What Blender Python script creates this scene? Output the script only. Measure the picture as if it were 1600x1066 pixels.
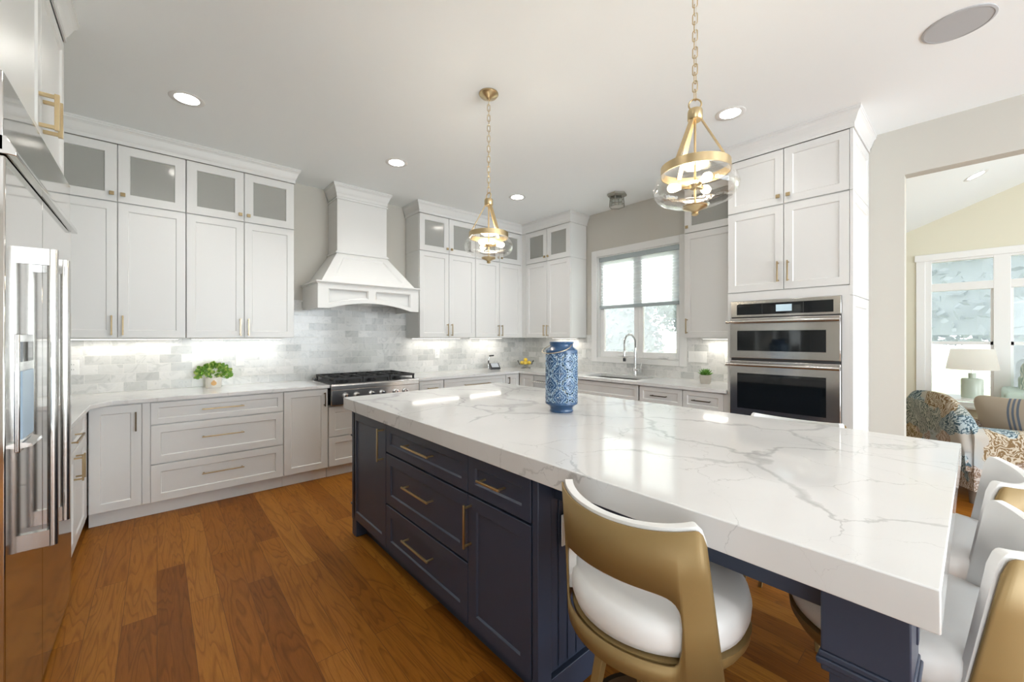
import bpy, math, random
from math import sin, cos, pi, sqrt, radians as R
random.seed(7)
for o in list(bpy.data.objects): bpy.data.objects.remove(o)
SC = bpy.context.scene
COL = SC.collection

# ------------------------------------------------------------------ camera
F_PX, YAW, HORIZON, EYE = 634.0, 0.8522, 527.0, 1.39
cam = bpy.data.cameras.new('camera'); cam_o = bpy.data.objects.new('camera', cam); COL.objects.link(cam_o)
cam.sensor_width = 36; cam.sensor_fit = 'HORIZONTAL'; cam.lens = F_PX / 1600 * 36
cam.shift_y = -(533 - HORIZON) / 1600
cam.clip_start = 0.02
cam_o.location = (0, 0, EYE); cam_o.rotation_euler = (pi / 2, 0, YAW - pi / 2)
SC.camera = cam_o

# ------------------------------------------------------------------ world, sun, added fill lamps, exposure
W = bpy.data.worlds.new('sky'); SC.world = W; W.use_nodes = True
bg = W.node_tree.nodes['Background']; bg.inputs[0].default_value = (0.90, 0.96, 1.0, 1); bg.inputs[1].default_value = 4.6
sun = bpy.data.lights.new('sun', 'SUN'); sun.energy = 7.0; sun.angle = R(1.2); sun.color = (1, .95, .86)
sun_o = bpy.data.objects.new('sun', sun); COL.objects.link(sun_o)
sun_o.rotation_euler = (0, R(57), R(-1)); sun_o.location = (12, 0, 9)


def area(name, loc, rot, sx, sy, power, color=(1, 1, 1), parent=None, spread=pi):
    l = bpy.data.lights.new(name, 'AREA'); l.shape = 'RECTANGLE'; l.size = sx; l.size_y = sy
    l.energy = power; l.color = color; l.spread = spread
    o = bpy.data.objects.new(name, l); o.location = loc; o.rotation_euler = rot
    COL.objects.link(o); o.parent = parent
    return o


area('fill_sitting_room', (6.6, -4.34, 1.45), (R(112), 0, 0), 2.7, 2.0, 46, (.88, .95, 1))  # added fill lamp, out of view, brightening the sitting-room ceiling
# added fill lamps standing in for daylight, in unseen openings behind the camera
area('fill_rear', (2.3, -4.36, 1.45), (R(108), 0, 0), 3.7, 2.3, 200, (.82, .92, 1))
area('fill_side', (-2.84, -2.2, 1.45), (R(104), 0, R(-90)), 3.4, 2.3, 12, (.82, .92, 1))

SC.view_settings.view_transform = 'Standard'; SC.view_settings.look = 'None'
SC.view_settings.gamma = 1; SC.view_settings.use_curve_mapping = False
SC.view_settings.exposure = 0.0
cy = SC.cycles
cy.use_denoising = True
cy.max_bounces = 12; cy.diffuse_bounces = 8; cy.glossy_bounces = 4; cy.transmission_bounces = 6; cy.transparent_max_bounces = 10
cy.sample_clamp_indirect = 4; cy.caustics_reflective = False; cy.caustics_refractive = False; cy.blur_glossy = .5

# ------------------------------------------------------------------ materials
M = {}


def mat(name, col=(.8, .8, .8), rough=.5, metal=0, spec=.5, coat=0, emit=None, es=0, sheen=0):
    m = bpy.data.materials.new(name); m.use_nodes = True
    b = m.node_tree.nodes['Principled BSDF']
    b.inputs['Base Color'].default_value = (*col, 1); b.inputs['Roughness'].default_value = rough
    b.inputs['Metallic'].default_value = metal; b.inputs['Specular IOR Level'].default_value = spec
    b.inputs['Coat Weight'].default_value = coat; b.inputs['Sheen Weight'].default_value = sheen
    if emit: b.inputs['Emission Color'].default_value = (*emit, 1); b.inputs['Emission Strength'].default_value = es
    M[name] = m
    return m


class NT:
    def __init__(s, m): s.t = m.node_tree; s.n = s.t.nodes; s.l = s.t.links; s.b = s.n.get('Principled BSDF')

    def add(s, typ, ins=None, **kw):
        n = s.n.new(typ)
        for k, v in kw.items(): setattr(n, k, v)
        for k, v in (ins or {}).items():
            if hasattr(v, 'is_output'): s.l.new(v, n.inputs[k])
            else: n.inputs[k].default_value = v
        return n

    def ramp(s, fac, stops, interp='LINEAR'):
        n = s.add('ShaderNodeValToRGB', {0: fac}); n.color_ramp.interpolation = interp
        e = n.color_ramp.elements
        while len(e) < len(stops): e.new(.5)
        for i, (p, c) in enumerate(stops):
            e[i].position = p; e[i].color = (*c, 1) if len(c) == 3 else c
        return n.outputs[0]

    def math(s, op, a, b=0.0, clamp=False):
        return s.add('ShaderNodeMath', {0: a, 1: b}, operation=op, use_clamp=clamp).outputs[0]

    def mix(s, fac, a, b, blend='MIX'):
        n = s.add('ShaderNodeMix', data_type='RGBA', blend_type=blend)
        for k, v in ((0, fac), (6, a), (7, b)):
            if hasattr(v, 'is_output'): s.l.new(v, n.inputs[k])
            else: n.inputs[k].default_value = (*v, 1) if isinstance(v, tuple) else v
        return n.outputs[2]

    def coord(s, scale=(1, 1, 1), rot=(0, 0, 0), loc=(0, 0, 0), kind='Object'):
        t = s.add('ShaderNodeTexCoord').outputs[kind]
        return s.add('ShaderNodeMapping', {0: t, 'Location': loc, 'Rotation': rot, 'Scale': scale}).outputs[0]

    def noise(s, v, scale, detail=3, rough=.5, dist=0, out=0):
        return s.add('ShaderNodeTexNoise', {'Vector': v, 'Scale': scale, 'Detail': detail, 'Roughness': rough, 'Distortion': dist}).outputs[out]

    def out(s, key, v): s.l.new(v, s.b.inputs[key])

    def bump(s, h, strength=.2, dist=.01):
        s.out('Normal', s.add('ShaderNodeBump', {'Height': h, 'Strength': strength, 'Distance': dist}).outputs[0])


mat('white_paint', (.72, .72, .705), .36)
mat('trim_white', (.76, .76, .745), .38)
mat('cab_inside', (.52, .52, .49), .6)
mat('gap_dark', (.12, .12, .11), .8)
mat('ceiling_paint', (.865, .90, .905), .8)
mat('wall_paint', (.54, .52, .47), .75)
mat('living_paint', (.74, .71, .58), .75)
mat('navy', (.036, .047, .078), .36)
mat('brass', (.44, .335, .19), .3, 1)
mat('island_brass', (.62, .48, .25), .3, 1)
mat('dark_bronze', (.10, .075, .045), .35, .8)
mat('pale_brass', (.60, .475, .28), .33, 1)
mat('gold_shell', (.27, .18, .068), .5, .3)
mat('leather', (.76, .76, .75), .42)
mat('steel', (.60, .585, .565), .2, 1)
mat('chrome', (.78, .78, .78), .08, 1)
mat('fridge_steel', (.63, .62, .60), .075, 1)
mat('black_iron', (.012, .012, .013), .5)
mat('black_glass', (.006, .008, .010), .05, spec=.6)
mat('black_plastic', (.015, .015, .016), .3)
mat('screen_grey', (.35, .37, .40), .2, emit=(.5, .55, .6), es=.25)
mat('display', (.3, .4, .45), .2, emit=(.55, .68, .75), es=.55)
mat('plastic_white', (.84, .84, .82), .3)
mat('slot_dark', (.05, .05, .05), .6)
mat('lemon', (.86, .60, .05), .42)
mat('pot_white', (.82, .78, .72), .4)
mat('pot_orange', (.72, .42, .16), .5)
mat('pot_grey', (.50, .47, .42), .6)
mat('soil', (.06, .04, .025), .9)
mat('leaf', (.16, .33, .045), .45)
mat('leaf_pale', (.42, .55, .12), .45)
mat('leaf_succulent', (.14, .32, .05), .4)
mat('lamp_on', (1, 1, 1), .5, emit=(1, .96, .88), es=9)
mat('strip_on', (1, 1, 1), .5, emit=(1, .96, .89), es=3)
mat('bulb_on', (1, .9, .7), .4, emit=(1, .82, .55), es=14)
mat('speaker_grille', (.44, .45, .46), .8)
mat('weathered', (.30, .29, .25), .5, .5)
mat('blue_ceramic', (.020, .072, .17), .25, coat=.3)
mat('blue_pale', (.38, .52, .66), .3)
mat('wire', (.55, .45, .32), .3, 1)
mat('lamp_ceramic', (.42, .47, .40), .25)
mat('lamp_shade', (.80, .74, .64), .8)
mat('table_top', (.8, .8, .78), .2)
mat('sofa_green', (.42, .50, .44), .8)
mat('sofa_panel', (.56, .54, .42), .8)
mat('stone', (.62, .60, .56), .9)
mat('bark', (.12, .085, .06), .9)
mat('fence_white', (.8, .8, .8), .6)
mat('fir', (.165, .17, .168), .8)
mat('broadleaf', (.12, .155, .13), .8)
mat('sash_white', (.85, .85, .84), .4)


def glassy(name, tint, alpha, rough=.02, gloss=(1, 1, 1), gk=1.0):
    m = bpy.data.materials.new(name); m.use_nodes = True; t = NT(m); t.n.remove(t.b)
    tr = t.add('ShaderNodeBsdfTransparent', {0: (*tint, 1)})
    gl = t.add('ShaderNodeBsdfGlossy', {0: (*gloss, 1), 'Roughness': rough})
    lw = t.add('ShaderNodeLayerWeight', {0: .12})
    f = t.math('MULTIPLY_ADD', lw.outputs['Fresnel'], gk); f.node.inputs[2].default_value = alpha
    mx = t.add('ShaderNodeMixShader', {0: f, 1: tr.outputs[0], 2: gl.outputs[0]})
    t.l.new(mx.outputs[0], t.n['Material Output'].inputs[0]); M[name] = m
    return m


glassy('window_glass', (.97, .98, .98), .02)
glassy('bowl_glass', (.93, .94, .93), .03)
glassy('lantern_glass', (.75, .76, .73), .08)


def frosted(name, col, k):
    m = bpy.data.materials.new(name); m.use_nodes = True; t = NT(m)
    t.b.inputs['Base Color'].default_value = (*col, 1); t.b.inputs['Roughness'].default_value = .12
    tr = t.add('ShaderNodeBsdfTransparent', {0: (.9, .9, .88, 1)})
    mx = t.add('ShaderNodeMixShader', {0: k, 1: tr.outputs[0], 2: t.b.outputs[0]})
    t.l.new(mx.outputs[0], t.n['Material Output'].inputs[0]); M[name] = m


frosted('cab_pane', (.52, .52, .49), .62)


def m_seeded():
    m = glassy('seeded_glass', (.98, .975, .96), .05, .06, gk=.4); t = NT(m)
    n = t.noise(t.coord(), 55, 2)
    b = t.add('ShaderNodeBump', {'Height': n, 'Strength': .35, 'Distance': .004}).outputs[0]
    for nd in t.n:
        if nd.type in ('BSDF_GLOSSY', 'LAYER_WEIGHT'): t.l.new(b, nd.inputs['Normal'])


m_seeded()


def m_shade():
    m = bpy.data.materials.new('cell_shade'); m.use_nodes = True; t = NT(m); t.n.remove(t.b)
    d = t.add('ShaderNodeBsdfDiffuse', {0: (.86, .90, .91, 1)}); tl = t.add('ShaderNodeBsdfTranslucent', {0: (.86, .91, .93, 1)})
    mx = t.add('ShaderNodeMixShader', {0: .68, 1: d.outputs[0], 2: tl.outputs[0]})
    t.l.new(mx.outputs[0], t.n['Material Output'].inputs[0]); M['cell_shade'] = m
    m = m.copy(); m.name = 'lamp_fabric'; M['lamp_fabric'] = m
    m.node_tree.nodes['Mix Shader'].inputs[0].default_value = .8
    for nd in m.node_tree.nodes:
        if nd.type in ('BSDF_DIFFUSE', 'BSDF_TRANSLUCENT'): nd.inputs[0].default_value = (.96, .95, .92, 1)


m_shade()


def m_veil():
    m = bpy.data.materials.new('haze_veil'); m.use_nodes = True; t = NT(m); t.n.remove(t.b)  # translucent sheet that lays a painted pale haze over the garden view
    tl = t.add('ShaderNodeBsdfTranslucent', {0: (.62, .70, .78, 1)}); tr = t.add('ShaderNodeBsdfTransparent', {0: (1, 1, 1, 1)})
    mx = t.add('ShaderNodeMixShader', {0: .16, 1: tr.outputs[0], 2: tl.outputs[0]})
    t.l.new(mx.outputs[0], t.n['Material Output'].inputs[0]); M['haze_veil'] = m


m_veil()
mat('rail_grey', (.38, .44, .46), .5)


def m_floor():
    m = mat('oak_floor', rough=.42, spec=.12); t = NT(m)
    v = t.coord(rot=(0, 0, R(90)))
    br = t.add('ShaderNodeTexBrick', {'Vector': v, 'Color1': (0, 0, 0, 1), 'Color2': (1, 1, 1, 1), 'Mortar': (.5, .5, .5, 1), 'Scale': 1, 'Mortar Size': .0012, 'Mortar Smooth': .1, 'Bias': 0, 'Brick Width': 1.35, 'Row Height': .128}, offset=.37, offset_frequency=2)
    tone = t.add('ShaderNodeSeparateColor', {0: br.outputs[0]}).outputs[0]
    vs = t.add('ShaderNodeCombineXYZ', {2: t.math('MULTIPLY', tone, 31.0)}).outputs[0]
    g = t.add('ShaderNodeVectorMath', {0: t.coord(scale=(13, 1.0, 1)), 1: vs}, operation='ADD').outputs[0]
    grain = t.noise(g, 2.2, 6, .6, 1.3)
    fine = t.noise(t.coord(scale=(150, 5, 1)), 3, 3, .6)
    base = t.ramp(tone, [(0, (.20, .064, .007)), (.3, (.265, .092, .010)), (.75, (.31, .114, .013)), (1, (.37, .148, .020))])
    gv = t.add('ShaderNodeVectorMath', {0: t.coord(scale=(6.5, .62, 1)), 1: vs}, operation='ADD').outputs[0]
    ring = t.math('FRACT', t.math('MULTIPLY', t.noise(gv, 1.5, 2, .45, .5), 13.0))
    gr = t.ramp(grain, [(.32, (.80, .77, .72)), (.55, (1, 1, 1)), (.75, (1.08, 1.08, 1.06))])
    c = t.mix(.8, base, gr, 'MULTIPLY')
    c = t.mix(.75, c, t.ramp(ring, [(.0, (.66, .61, .54)), (.3, (1, 1, 1)), (.85, (1.05, 1.05, 1.05)), (1, (.66, .61, .54))]), 'MULTIPLY')
    c = t.mix(.3, c, t.ramp(fine, [(.35, (.6, .57, .52)), (.6, (1.08, 1.08, 1.08))]), 'MULTIPLY')
    c = t.mix(t.math('MULTIPLY', br.outputs[1], .75), c, (.09, .035, .01))
    t.out('Base Color', c)
    t.bump(t.math('ADD', t.math('MULTIPLY', br.outputs[1], -1), t.math('MULTIPLY', grain, .15)), .15, .003)


m_floor()


def m_quartz(name, scale=1.0, strength=1.0):
    m = mat(name, rough=.07, spec=.5); t = NT(m)
    v = t.coord(scale=(scale,) * 3)
    w = t.noise(v, 1.6, 4, .55, 0, out=1)
    vd = t.add('ShaderNodeVectorMath', {0: w, 1: (.55, .55, .55)}, operation='MULTIPLY').outputs[0]
    v2 = t.add('ShaderNodeVectorMath', {0: v, 1: vd}, operation='ADD').outputs[0]
    w2 = t.add('ShaderNodeVectorMath', {0: t.noise(v, 11, 5, .65, 0, out=1), 1: (.075, .075, .075)}, operation='MULTIPLY').outputs[0]
    v2 = t.add('ShaderNodeVectorMath', {0: v2, 1: w2}, operation='ADD').outputs[0]
    vo = t.add('ShaderNodeTexVoronoi', {'Vector': v2, 'Scale': 1.55}, feature='DISTANCE_TO_EDGE').outputs['Distance']
    keep = t.noise(v, 1.3, 2)
    width = t.math('MULTIPLY', t.math('SUBTRACT', keep, .36, True), .17)
    vein = t.math('SUBTRACT', 1.0, t.math('DIVIDE', vo, t.math('ADD', width, .0005), True), True)
    fine_v = t.add('ShaderNodeTexVoronoi', {'Vector': v2, 'Scale': 3.6}, feature='DISTANCE_TO_EDGE').outputs['Distance']
    keep2 = t.math('MULTIPLY', t.math('SUBTRACT', t.noise(v, 2.1, 2, out=0), .43, True), .09)
    vein2 = t.math('SUBTRACT', 1.0, t.math('DIVIDE', fine_v, t.math('ADD', keep2, .0003), True), True)
    patch = t.noise(v2, 5, 4)
    a = t.math('MULTIPLY', t.math('MAXIMUM', t.math('MULTIPLY', t.math('POWER', vein, .6), t.math('ADD', patch, .05)), t.math('MULTIPLY', vein2, .5)), strength, True)
    base = t.ramp(t.noise(v, 2.5, 3), [(.3, (.70, .70, .69)), (.7, (.75, .75, .745))])
    t.out('Base Color', t.mix(a, base, (.36, .36, .355)))


m_quartz('quartz', 1.0, .95)
m_quartz('quartz_counter', 1.2, .35)


def m_tile():
    m = mat('marble_tile', rough=.16); t = NT(m)
    o = t.add('ShaderNodeTexCoord').outputs['Object']
    sp = t.add('ShaderNodeSeparateXYZ', {0: o})
    u = t.math('SUBTRACT', sp.outputs[0], sp.outputs[1])
    v = t.add('ShaderNodeCombineXYZ', {0: u, 1: sp.outputs[2]}).outputs[0]
    br = t.add('ShaderNodeTexBrick', {'Vector': v, 'Color1': (0, 0, 0, 1), 'Color2': (1, 1, 1, 1), 'Mortar': (.5, .5, .5, 1), 'Scale': 1, 'Mortar Size': .0018, 'Mortar Smooth': .2, 'Brick Width': .155, 'Row Height': .0772}, offset=.5)
    tone = t.add('ShaderNodeSeparateColor', {0: br.outputs[0]}).outputs[0]
    vs = t.add('ShaderNodeCombineXYZ', {2: t.math('MULTIPLY', tone, 17.0)}).outputs[0]
    vv = t.add('ShaderNodeVectorMath', {0: v, 1: vs}, operation='ADD').outputs[0]
    n = t.noise(vv, 9, 5, .55, 2.0)
    base = t.ramp(tone, [(0, (.52, .53, .52)), (.35, (.64, .645, .63)), (.7, (.71, .71, .695)), (1, (.78, .775, .76))])
    vein = t.ramp(n, [(.36, (.78, .79, .79)), (.5, (1, 1, 1)), (.62, (.95, .95, .94))])
    c = t.mix(.8, base, vein, 'MULTIPLY')
    c = t.mix(br.outputs[1], c, (.74, .73, .70))
    t.out('Base Color', c)
    t.bump(t.math('ADD', t.math('MULTIPLY', br.outputs[1], -1), t.math('MULTIPLY', n, .12)), .35, .003)


m_tile()


def m_fabric():
    m = mat('botanical_fabric', rough=.9); t = NT(m)
    v = t.coord()
    w = t.noise(v, 4.5, 3, .5, 0, out=1)
    vd = t.add('ShaderNodeVectorMath', {0: w, 1: (.35, .35, .35)}, operation='MULTIPLY').outputs[0]
    v2 = t.add('ShaderNodeVectorMath', {0: v, 1: vd}, operation='ADD').outputs[0]
    big = t.add('ShaderNodeTexVoronoi', {'Vector': v2, 'Scale': 4.6})
    reg = t.add('ShaderNodeSeparateColor', {0: big.outputs['Color']}).outputs[0]
    motif = t.ramp(reg, [(0, (.035, .075, .10)), (.2, (.10, .13, .12)), (.4, (.17, .10, .035)), (.6, (.22, .15, .055)), (.8, (.20, .13, .085)), (1, (.06, .12, .15))], 'CONSTANT')
    tint = t.ramp(reg, [(0, (.36, .44, .46)), (.2, (.42, .43, .38)), (.4, (.50, .43, .32)), (.6, (.56, .47, .32)), (.8, (.50, .43, .38)), (1, (.38, .45, .48))], 'CONSTANT')
    wv = t.add('ShaderNodeTexWave', {'Vector': v2, 'Scale': 15, 'Distortion': 9, 'Detail': 3, 'Detail Scale': 1.8}).outputs[1]
    nz = t.noise(v2, 20, 3)
    near = t.math('LESS_THAN', big.outputs['Distance'], .78)
    k = t.math('MULTIPLY', t.math('GREATER_THAN', t.math('ADD', wv, t.math('MULTIPLY', nz, .6)), .80), near)
    bg_ = t.ramp(t.noise(v, 3, 2), [(.4, (.44, .41, .36)), (.6, (.36, .40, .42))])
    c = t.mix(t.math('MULTIPLY', near, .8), bg_, tint)
    c = t.mix(t.math('MULTIPLY', k, .95), c, motif)
    t.out('Base Color', c)
    mm = mat('stripe_linen', rough=.9); t = NT(mm)
    sp = t.add('ShaderNodeSeparateXYZ', {0: t.add('ShaderNodeTexCoord').outputs['Object']})
    x = t.math('ABSOLUTE', t.math('SUBTRACT', sp.outputs[0], .06))
    s1 = t.math('LESS_THAN', x, .008)
    s2 = t.math('LESS_THAN', t.math('ABSOLUTE', t.math('SUBTRACT', x, .03)), .008)
    t.out('Base Color', t.mix(t.math('MAXIMUM', s1, s2), (.44, .37, .29), (.14, .17, .22)))
    m3 = mat('leaf_cushion', rough=.9); t = NT(m3)
    wv = t.add('ShaderNodeTexWave', {'Vector': t.coord(), 'Scale': 9, 'Distortion': 12, 'Detail': 2}).outputs[1]
    t.out('Base Color', t.ramp(wv, [(.45, (.30, .40, .36)), (.55, (.66, .68, .62))]))


m_fabric()


def m_brushed():
    for nm in ('steel',):
        t = NT(M[nm]); n = t.noise(t.coord(scale=(2, 2, 160)), 3, 2)
        t.out('Roughness', t.math('MULTIPLY_ADD', n, .12)); t.b.inputs['Roughness'].links[0].from_node.inputs[2].default_value = .13
    t = NT(M['fridge_steel'])
    n = t.noise(t.coord(scale=(90, 90, 1.2)), 3, 2)
    t.bump(n, .015, .002)


m_brushed()


def m_ground():
    m = mat('lawn', rough=.9); t = NT(m)
    t.out('Base Color', t.ramp(t.noise(t.coord(), 1.2, 5), [(.35, (.22, .28, .10)), (.65, (.36, .38, .16))]))
    m = mat('planter_beds', (.5, .45, .38), .9)


m_ground()


# ------------------------------------------------------------------ mesh helpers
class MB:
    def __init__(s): s.v = []; s.f = []; s.mi = []

    def add(s, vs, fs, mi=0):
        b = len(s.v); s.v += [tuple(p) for p in vs]
        for f in fs: s.f.append([i + b for i in f]); s.mi.append(mi)
        return s

    def box(s, x0, x1, y0, y1, z0, z1, mi=0):
        x0, x1 = min(x0, x1), max(x0, x1); y0, y1 = min(y0, y1), max(y0, y1); z0, z1 = min(z0, z1), max(z0, z1)
        return s.add([(x0, y0, z0), (x1, y0, z0), (x1, y1, z0), (x0, y1, z0), (x0, y0, z1), (x1, y0, z1), (x1, y1, z1), (x0, y1, z1)],
                     [(0, 3, 2, 1), (4, 5, 6, 7), (0, 1, 5, 4), (1, 2, 6, 5), (2, 3, 7, 6), (3, 0, 4, 7)], mi)

    def prism(s, poly, a0, a1, axis='y'):
        """poly in the other two axes, counter-clockwise, extruded along axis"""
        n = len(poly)

        def P(p, a): return (p[0], a, p[1]) if axis == 'y' else ((a, p[0], p[1]) if axis == 'x' else (p[0], p[1], a))
        return s.add([P(p, a0) for p in poly] + [P(p, a1) for p in poly],
                     [list(range(n)), list(range(2 * n - 1, n - 1, -1))] + [(i, i + n, (i + 1) % n + n, (i + 1) % n) for i in range(n)])

    def lathe(s, prof, seg=32, c=(0, 0, 0), close=False, rot=None):
        vs = []
        for r, z in prof:
            for k in range(seg):
                a = 2 * pi * k / seg; vs.append((c[0] + r * cos(a), c[1] + r * sin(a), c[2] + z))
        n = len(prof); fs = []
        for i in range(n - 1 if not close else n):
            j = (i + 1) % n
            for k in range(seg):
                k2 = (k + 1) % seg; fs.append((i * seg + k, i * seg + k2, j * seg + k2, j * seg + k))
        if not close:
            if prof[0][0] > 1e-6: fs.append(list(range(seg - 1, -1, -1)))
            if prof[-1][0] > 1e-6: fs.append([(n - 1) * seg + k for k in range(seg)])
        if rot: vs = [rot(p) for p in vs]
        return s.add(vs, fs)

    def tube(s, pts, r, seg=10, closed=False, sq=False):
        import mathutils as mu
        V = mu.Vector; pts = [V(p) for p in pts]; n = len(pts); vs = []
        up = None
        for i, p in enumerate(pts):
            a = pts[i - 1] if (i > 0 or closed) else p; b = pts[(i + 1) % n] if (i < n - 1 or closed) else p
            t = (b - a).normalized()
            if up is None:
                up = V((0, 0, 1)) if abs(t.z) < .9 else V((1, 0, 0))
            sd = t.cross(up).normalized(); up = sd.cross(t).normalized()
            rr = r[i] if isinstance(r, (list, tuple)) else r
            for k in range(seg):
                ang = 2 * pi * k / seg + (pi / 4 if seg == 4 else 0)
                vs.append(p + (sd * cos(ang) + up * sin(ang)) * rr)
        fs = []
        for i in range(n if closed else n - 1):
            j = (i + 1) % n
            for k in range(seg):
                k2 = (k + 1) % seg; fs.append((i * seg + k, i * seg + k2, j * seg + k2, j * seg + k))
        if not closed: fs += [list(range(seg - 1, -1, -1)), [(n - 1) * seg + k for k in range(seg)]]
        return s.add(vs, fs)

    def panel(s, x0, x1, z0, z1, y=0.0, th=.02, st=.06, rec=.008, bev=.006, hole=False):
        """shaker front facing -y: frame with a recessed field (or an open field)"""
        def ring(a, yy): return [(x0 + a, yy, z0 + a), (x1 - a, yy, z0 + a), (x1 - a, yy, z1 - a), (x0 + a, yy, z1 - a)]
        c = .0015
        vs = ring(0, y + th) + ring(0, y + c) + ring(c, y) + ring(st, y) + ring(st + bev, y + rec)
        fs = []
        for i in range(4):
            for k in range(4):
                k2 = (k + 1) % 4; fs.append((i * 4 + k, i * 4 + k2, (i + 1) * 4 + k2, (i + 1) * 4 + k))
        if hole:
            vs += ring(st + bev, y + th)
            for k in range(4):
                k2 = (k + 1) % 4; fs.append((16 + k, 16 + k2, 20 + k2, 20 + k)); fs.append((20 + k, 20 + k2, k2, k))
        else:
            fs += [(16, 17, 18, 19), (3, 2, 1, 0)]
        return s.add(vs, fs)

    def grid(s, fn, nu, nv, closed_u=False):
        vs = [fn(i / (nu if closed_u else nu - 1), j / (nv - 1)) for j in range(nv) for i in range(nu)]
        fs = []
        for j in range(nv - 1):
            for i in range(nu if closed_u else nu - 1):
                i2 = (i + 1) % nu; fs.append((j * nu + i, j * nu + i2, (j + 1) * nu + i2, (j + 1) * nu + i))
        return s.add(vs, fs)

    def xform(s, fn): s.v = [tuple(fn(p)) for p in s.v]; return s

    def build(s, name, m, parent=None, bevel=0, smooth=False, solid=0, sub=0, loc=None, segs=2, weld=False):
        me = bpy.data.meshes.new(name); me.from_pydata(s.v, [], s.f); me.update()
        ms = m if isinstance(m, (list, tuple)) else [m]
        for q in ms: me.materials.append(M[q])
        if len(ms) > 1: me.polygons.foreach_set('material_index', s.mi)
        if smooth: me.polygons.foreach_set('use_smooth', [True] * len(me.polygons))
        o = bpy.data.objects.new(name, me); COL.objects.link(o); o.parent = parent
        if loc: o.location = loc
        if weld:
            w = o.modifiers.new('weld', 'WELD'); w.merge_threshold = .0004
        if solid:
            q = o.modifiers.new('solid', 'SOLIDIFY'); q.thickness = solid; q.offset = 0
        if bevel:
            b = o.modifiers.new('bevel', 'BEVEL'); b.width = bevel; b.segments = segs; b.limit_method = 'ANGLE'; b.angle_limit = R(40); b.harden_normals = False
            if smooth is not None: me.polygons.foreach_set('use_smooth', [True] * len(me.polygons)); me.set_sharp_from_angle(angle=R(40))
        elif smooth:
            me.set_sharp_from_angle(angle=R(45))
        if sub:
            q = o.modifiers.new('sub', 'SUBSURF'); q.levels = sub; q.render_levels = sub
        return o


def tag(o, label=None, cat=None, group=None, kind=None):
    if label: o['label'] = label
    if cat: o['category'] = cat
    if group: o['group'] = group
    if kind: o['kind'] = kind
    return o


def thing(name, label, cat, loc=(0, 0, 0), rot=0, group=None):
    o = bpy.data.objects.new(name, None); COL.objects.link(o); o.empty_display_size = .1
    o.location = loc; o.rotation_euler = (0, 0, R(rot))
    return tag(o, label, cat, group)


def struct(name, mb, m, **kw):
    o = mb.build(name, m, **kw); o['kind'] = 'structure'; return o


def dup(root, loc=None, rot=None, label=None):
    def cp(o, par):
        c = o.copy(); COL.objects.link(c); c.parent = par
        for ch in kids[o]: cp(ch, c)
        return c
    kids = {}
    for o in bpy.data.objects: kids.setdefault(o, [])
    for o in bpy.data.objects:
        if o.parent: kids[o.parent].append(o)
    r = cp(root, None)
    if loc: r.location = loc
    if rot is not None: r.rotation_euler = (0, 0, R(rot))
    if label: r['label'] = label
    return r


# ------------------------------------------------------------------ room shell
AY, BX, CX = 4.83, 4.45, -1.0          # range wall, window wall, fridge wall
CEIL = 3.05
RX, RY = -2.9, -4.4                     # the open room behind the photographer
LX = 8.5                                # far wall of the sitting room
struct('floor', MB().box(RX - .1, LX + .1, RY - .1, AY + .1, -.1, 0), 'oak_floor')
struct('ceiling', MB().box(RX - .1, BX + .12, RY - .1, AY + .1, CEIL, CEIL + .1), 'ceiling_paint')
struct('wall_back', MB().box(CX - .1, BX + .12, AY, AY + .12, 0, CEIL), 'wall_paint')
struct('wall_left', MB().box(CX - .12, CX, -.5, AY, 0, CEIL).box(RX, CX - .12, -.5, -.38, 0, CEIL), 'wall_paint')
# window wall: opening for the sink window, wide opening to the sitting room
WY0, WY1, WZ0, WZ1 = 2.20, 3.345, 1.12, 2.46
OY, OZ = .372, 2.675
w = MB()
w.box(BX, BX + .12, OY, WY0, 0, CEIL).box(BX, BX + .12, WY1, AY, 0, CEIL)
w.box(BX, BX + .12, WY0, WY1, 0, WZ0).box(BX, BX + .12, WY0, WY1, WZ1, CEIL)
w.box(BX, BX + .12, -3.9, OY, OZ, CEIL).box(BX, BX + .12, RY, -3.9, 0, CEIL)
struct('wall_right', w, 'wall_paint')
# unseen rear walls; their large window openings are added to let light in
w = MB().box(RX, .4, RY - .12, RY, 0, CEIL).box(4.2, BX, RY - .12, RY, 0, CEIL).box(.4, 4.2, RY - .12, RY, 0, .25).box(.4, 4.2, RY - .12, RY, 2.65, CEIL)
struct('wall_front', w, 'wall_paint')
w = MB().box(RX - .12, RX, RY, -4.0, 0, CEIL).box(RX - .12, RX, -.4, -.38, 0, CEIL).box(RX - .12, RX, -4.0, -.4, 0, .25).box(RX - .12, RX, -4.0, -.4, 2.65, CEIL)
struct('wall_side', w, 'wall_paint')
w = MB()
for x in (.4, 1.35, 2.3, 3.25, 4.2): w.box(x - .03, x + .03, RY - .08, RY - .04, .25, 2.65)
struct('added_window_rear', w.box(.4, 4.2, RY - .08, RY - .04, 1.4, 1.46), 'sash_white')  # unseen frame for the added rear opening
# sitting room
def lz(y): return 2.955 + .404 * (.706 - y)


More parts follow.
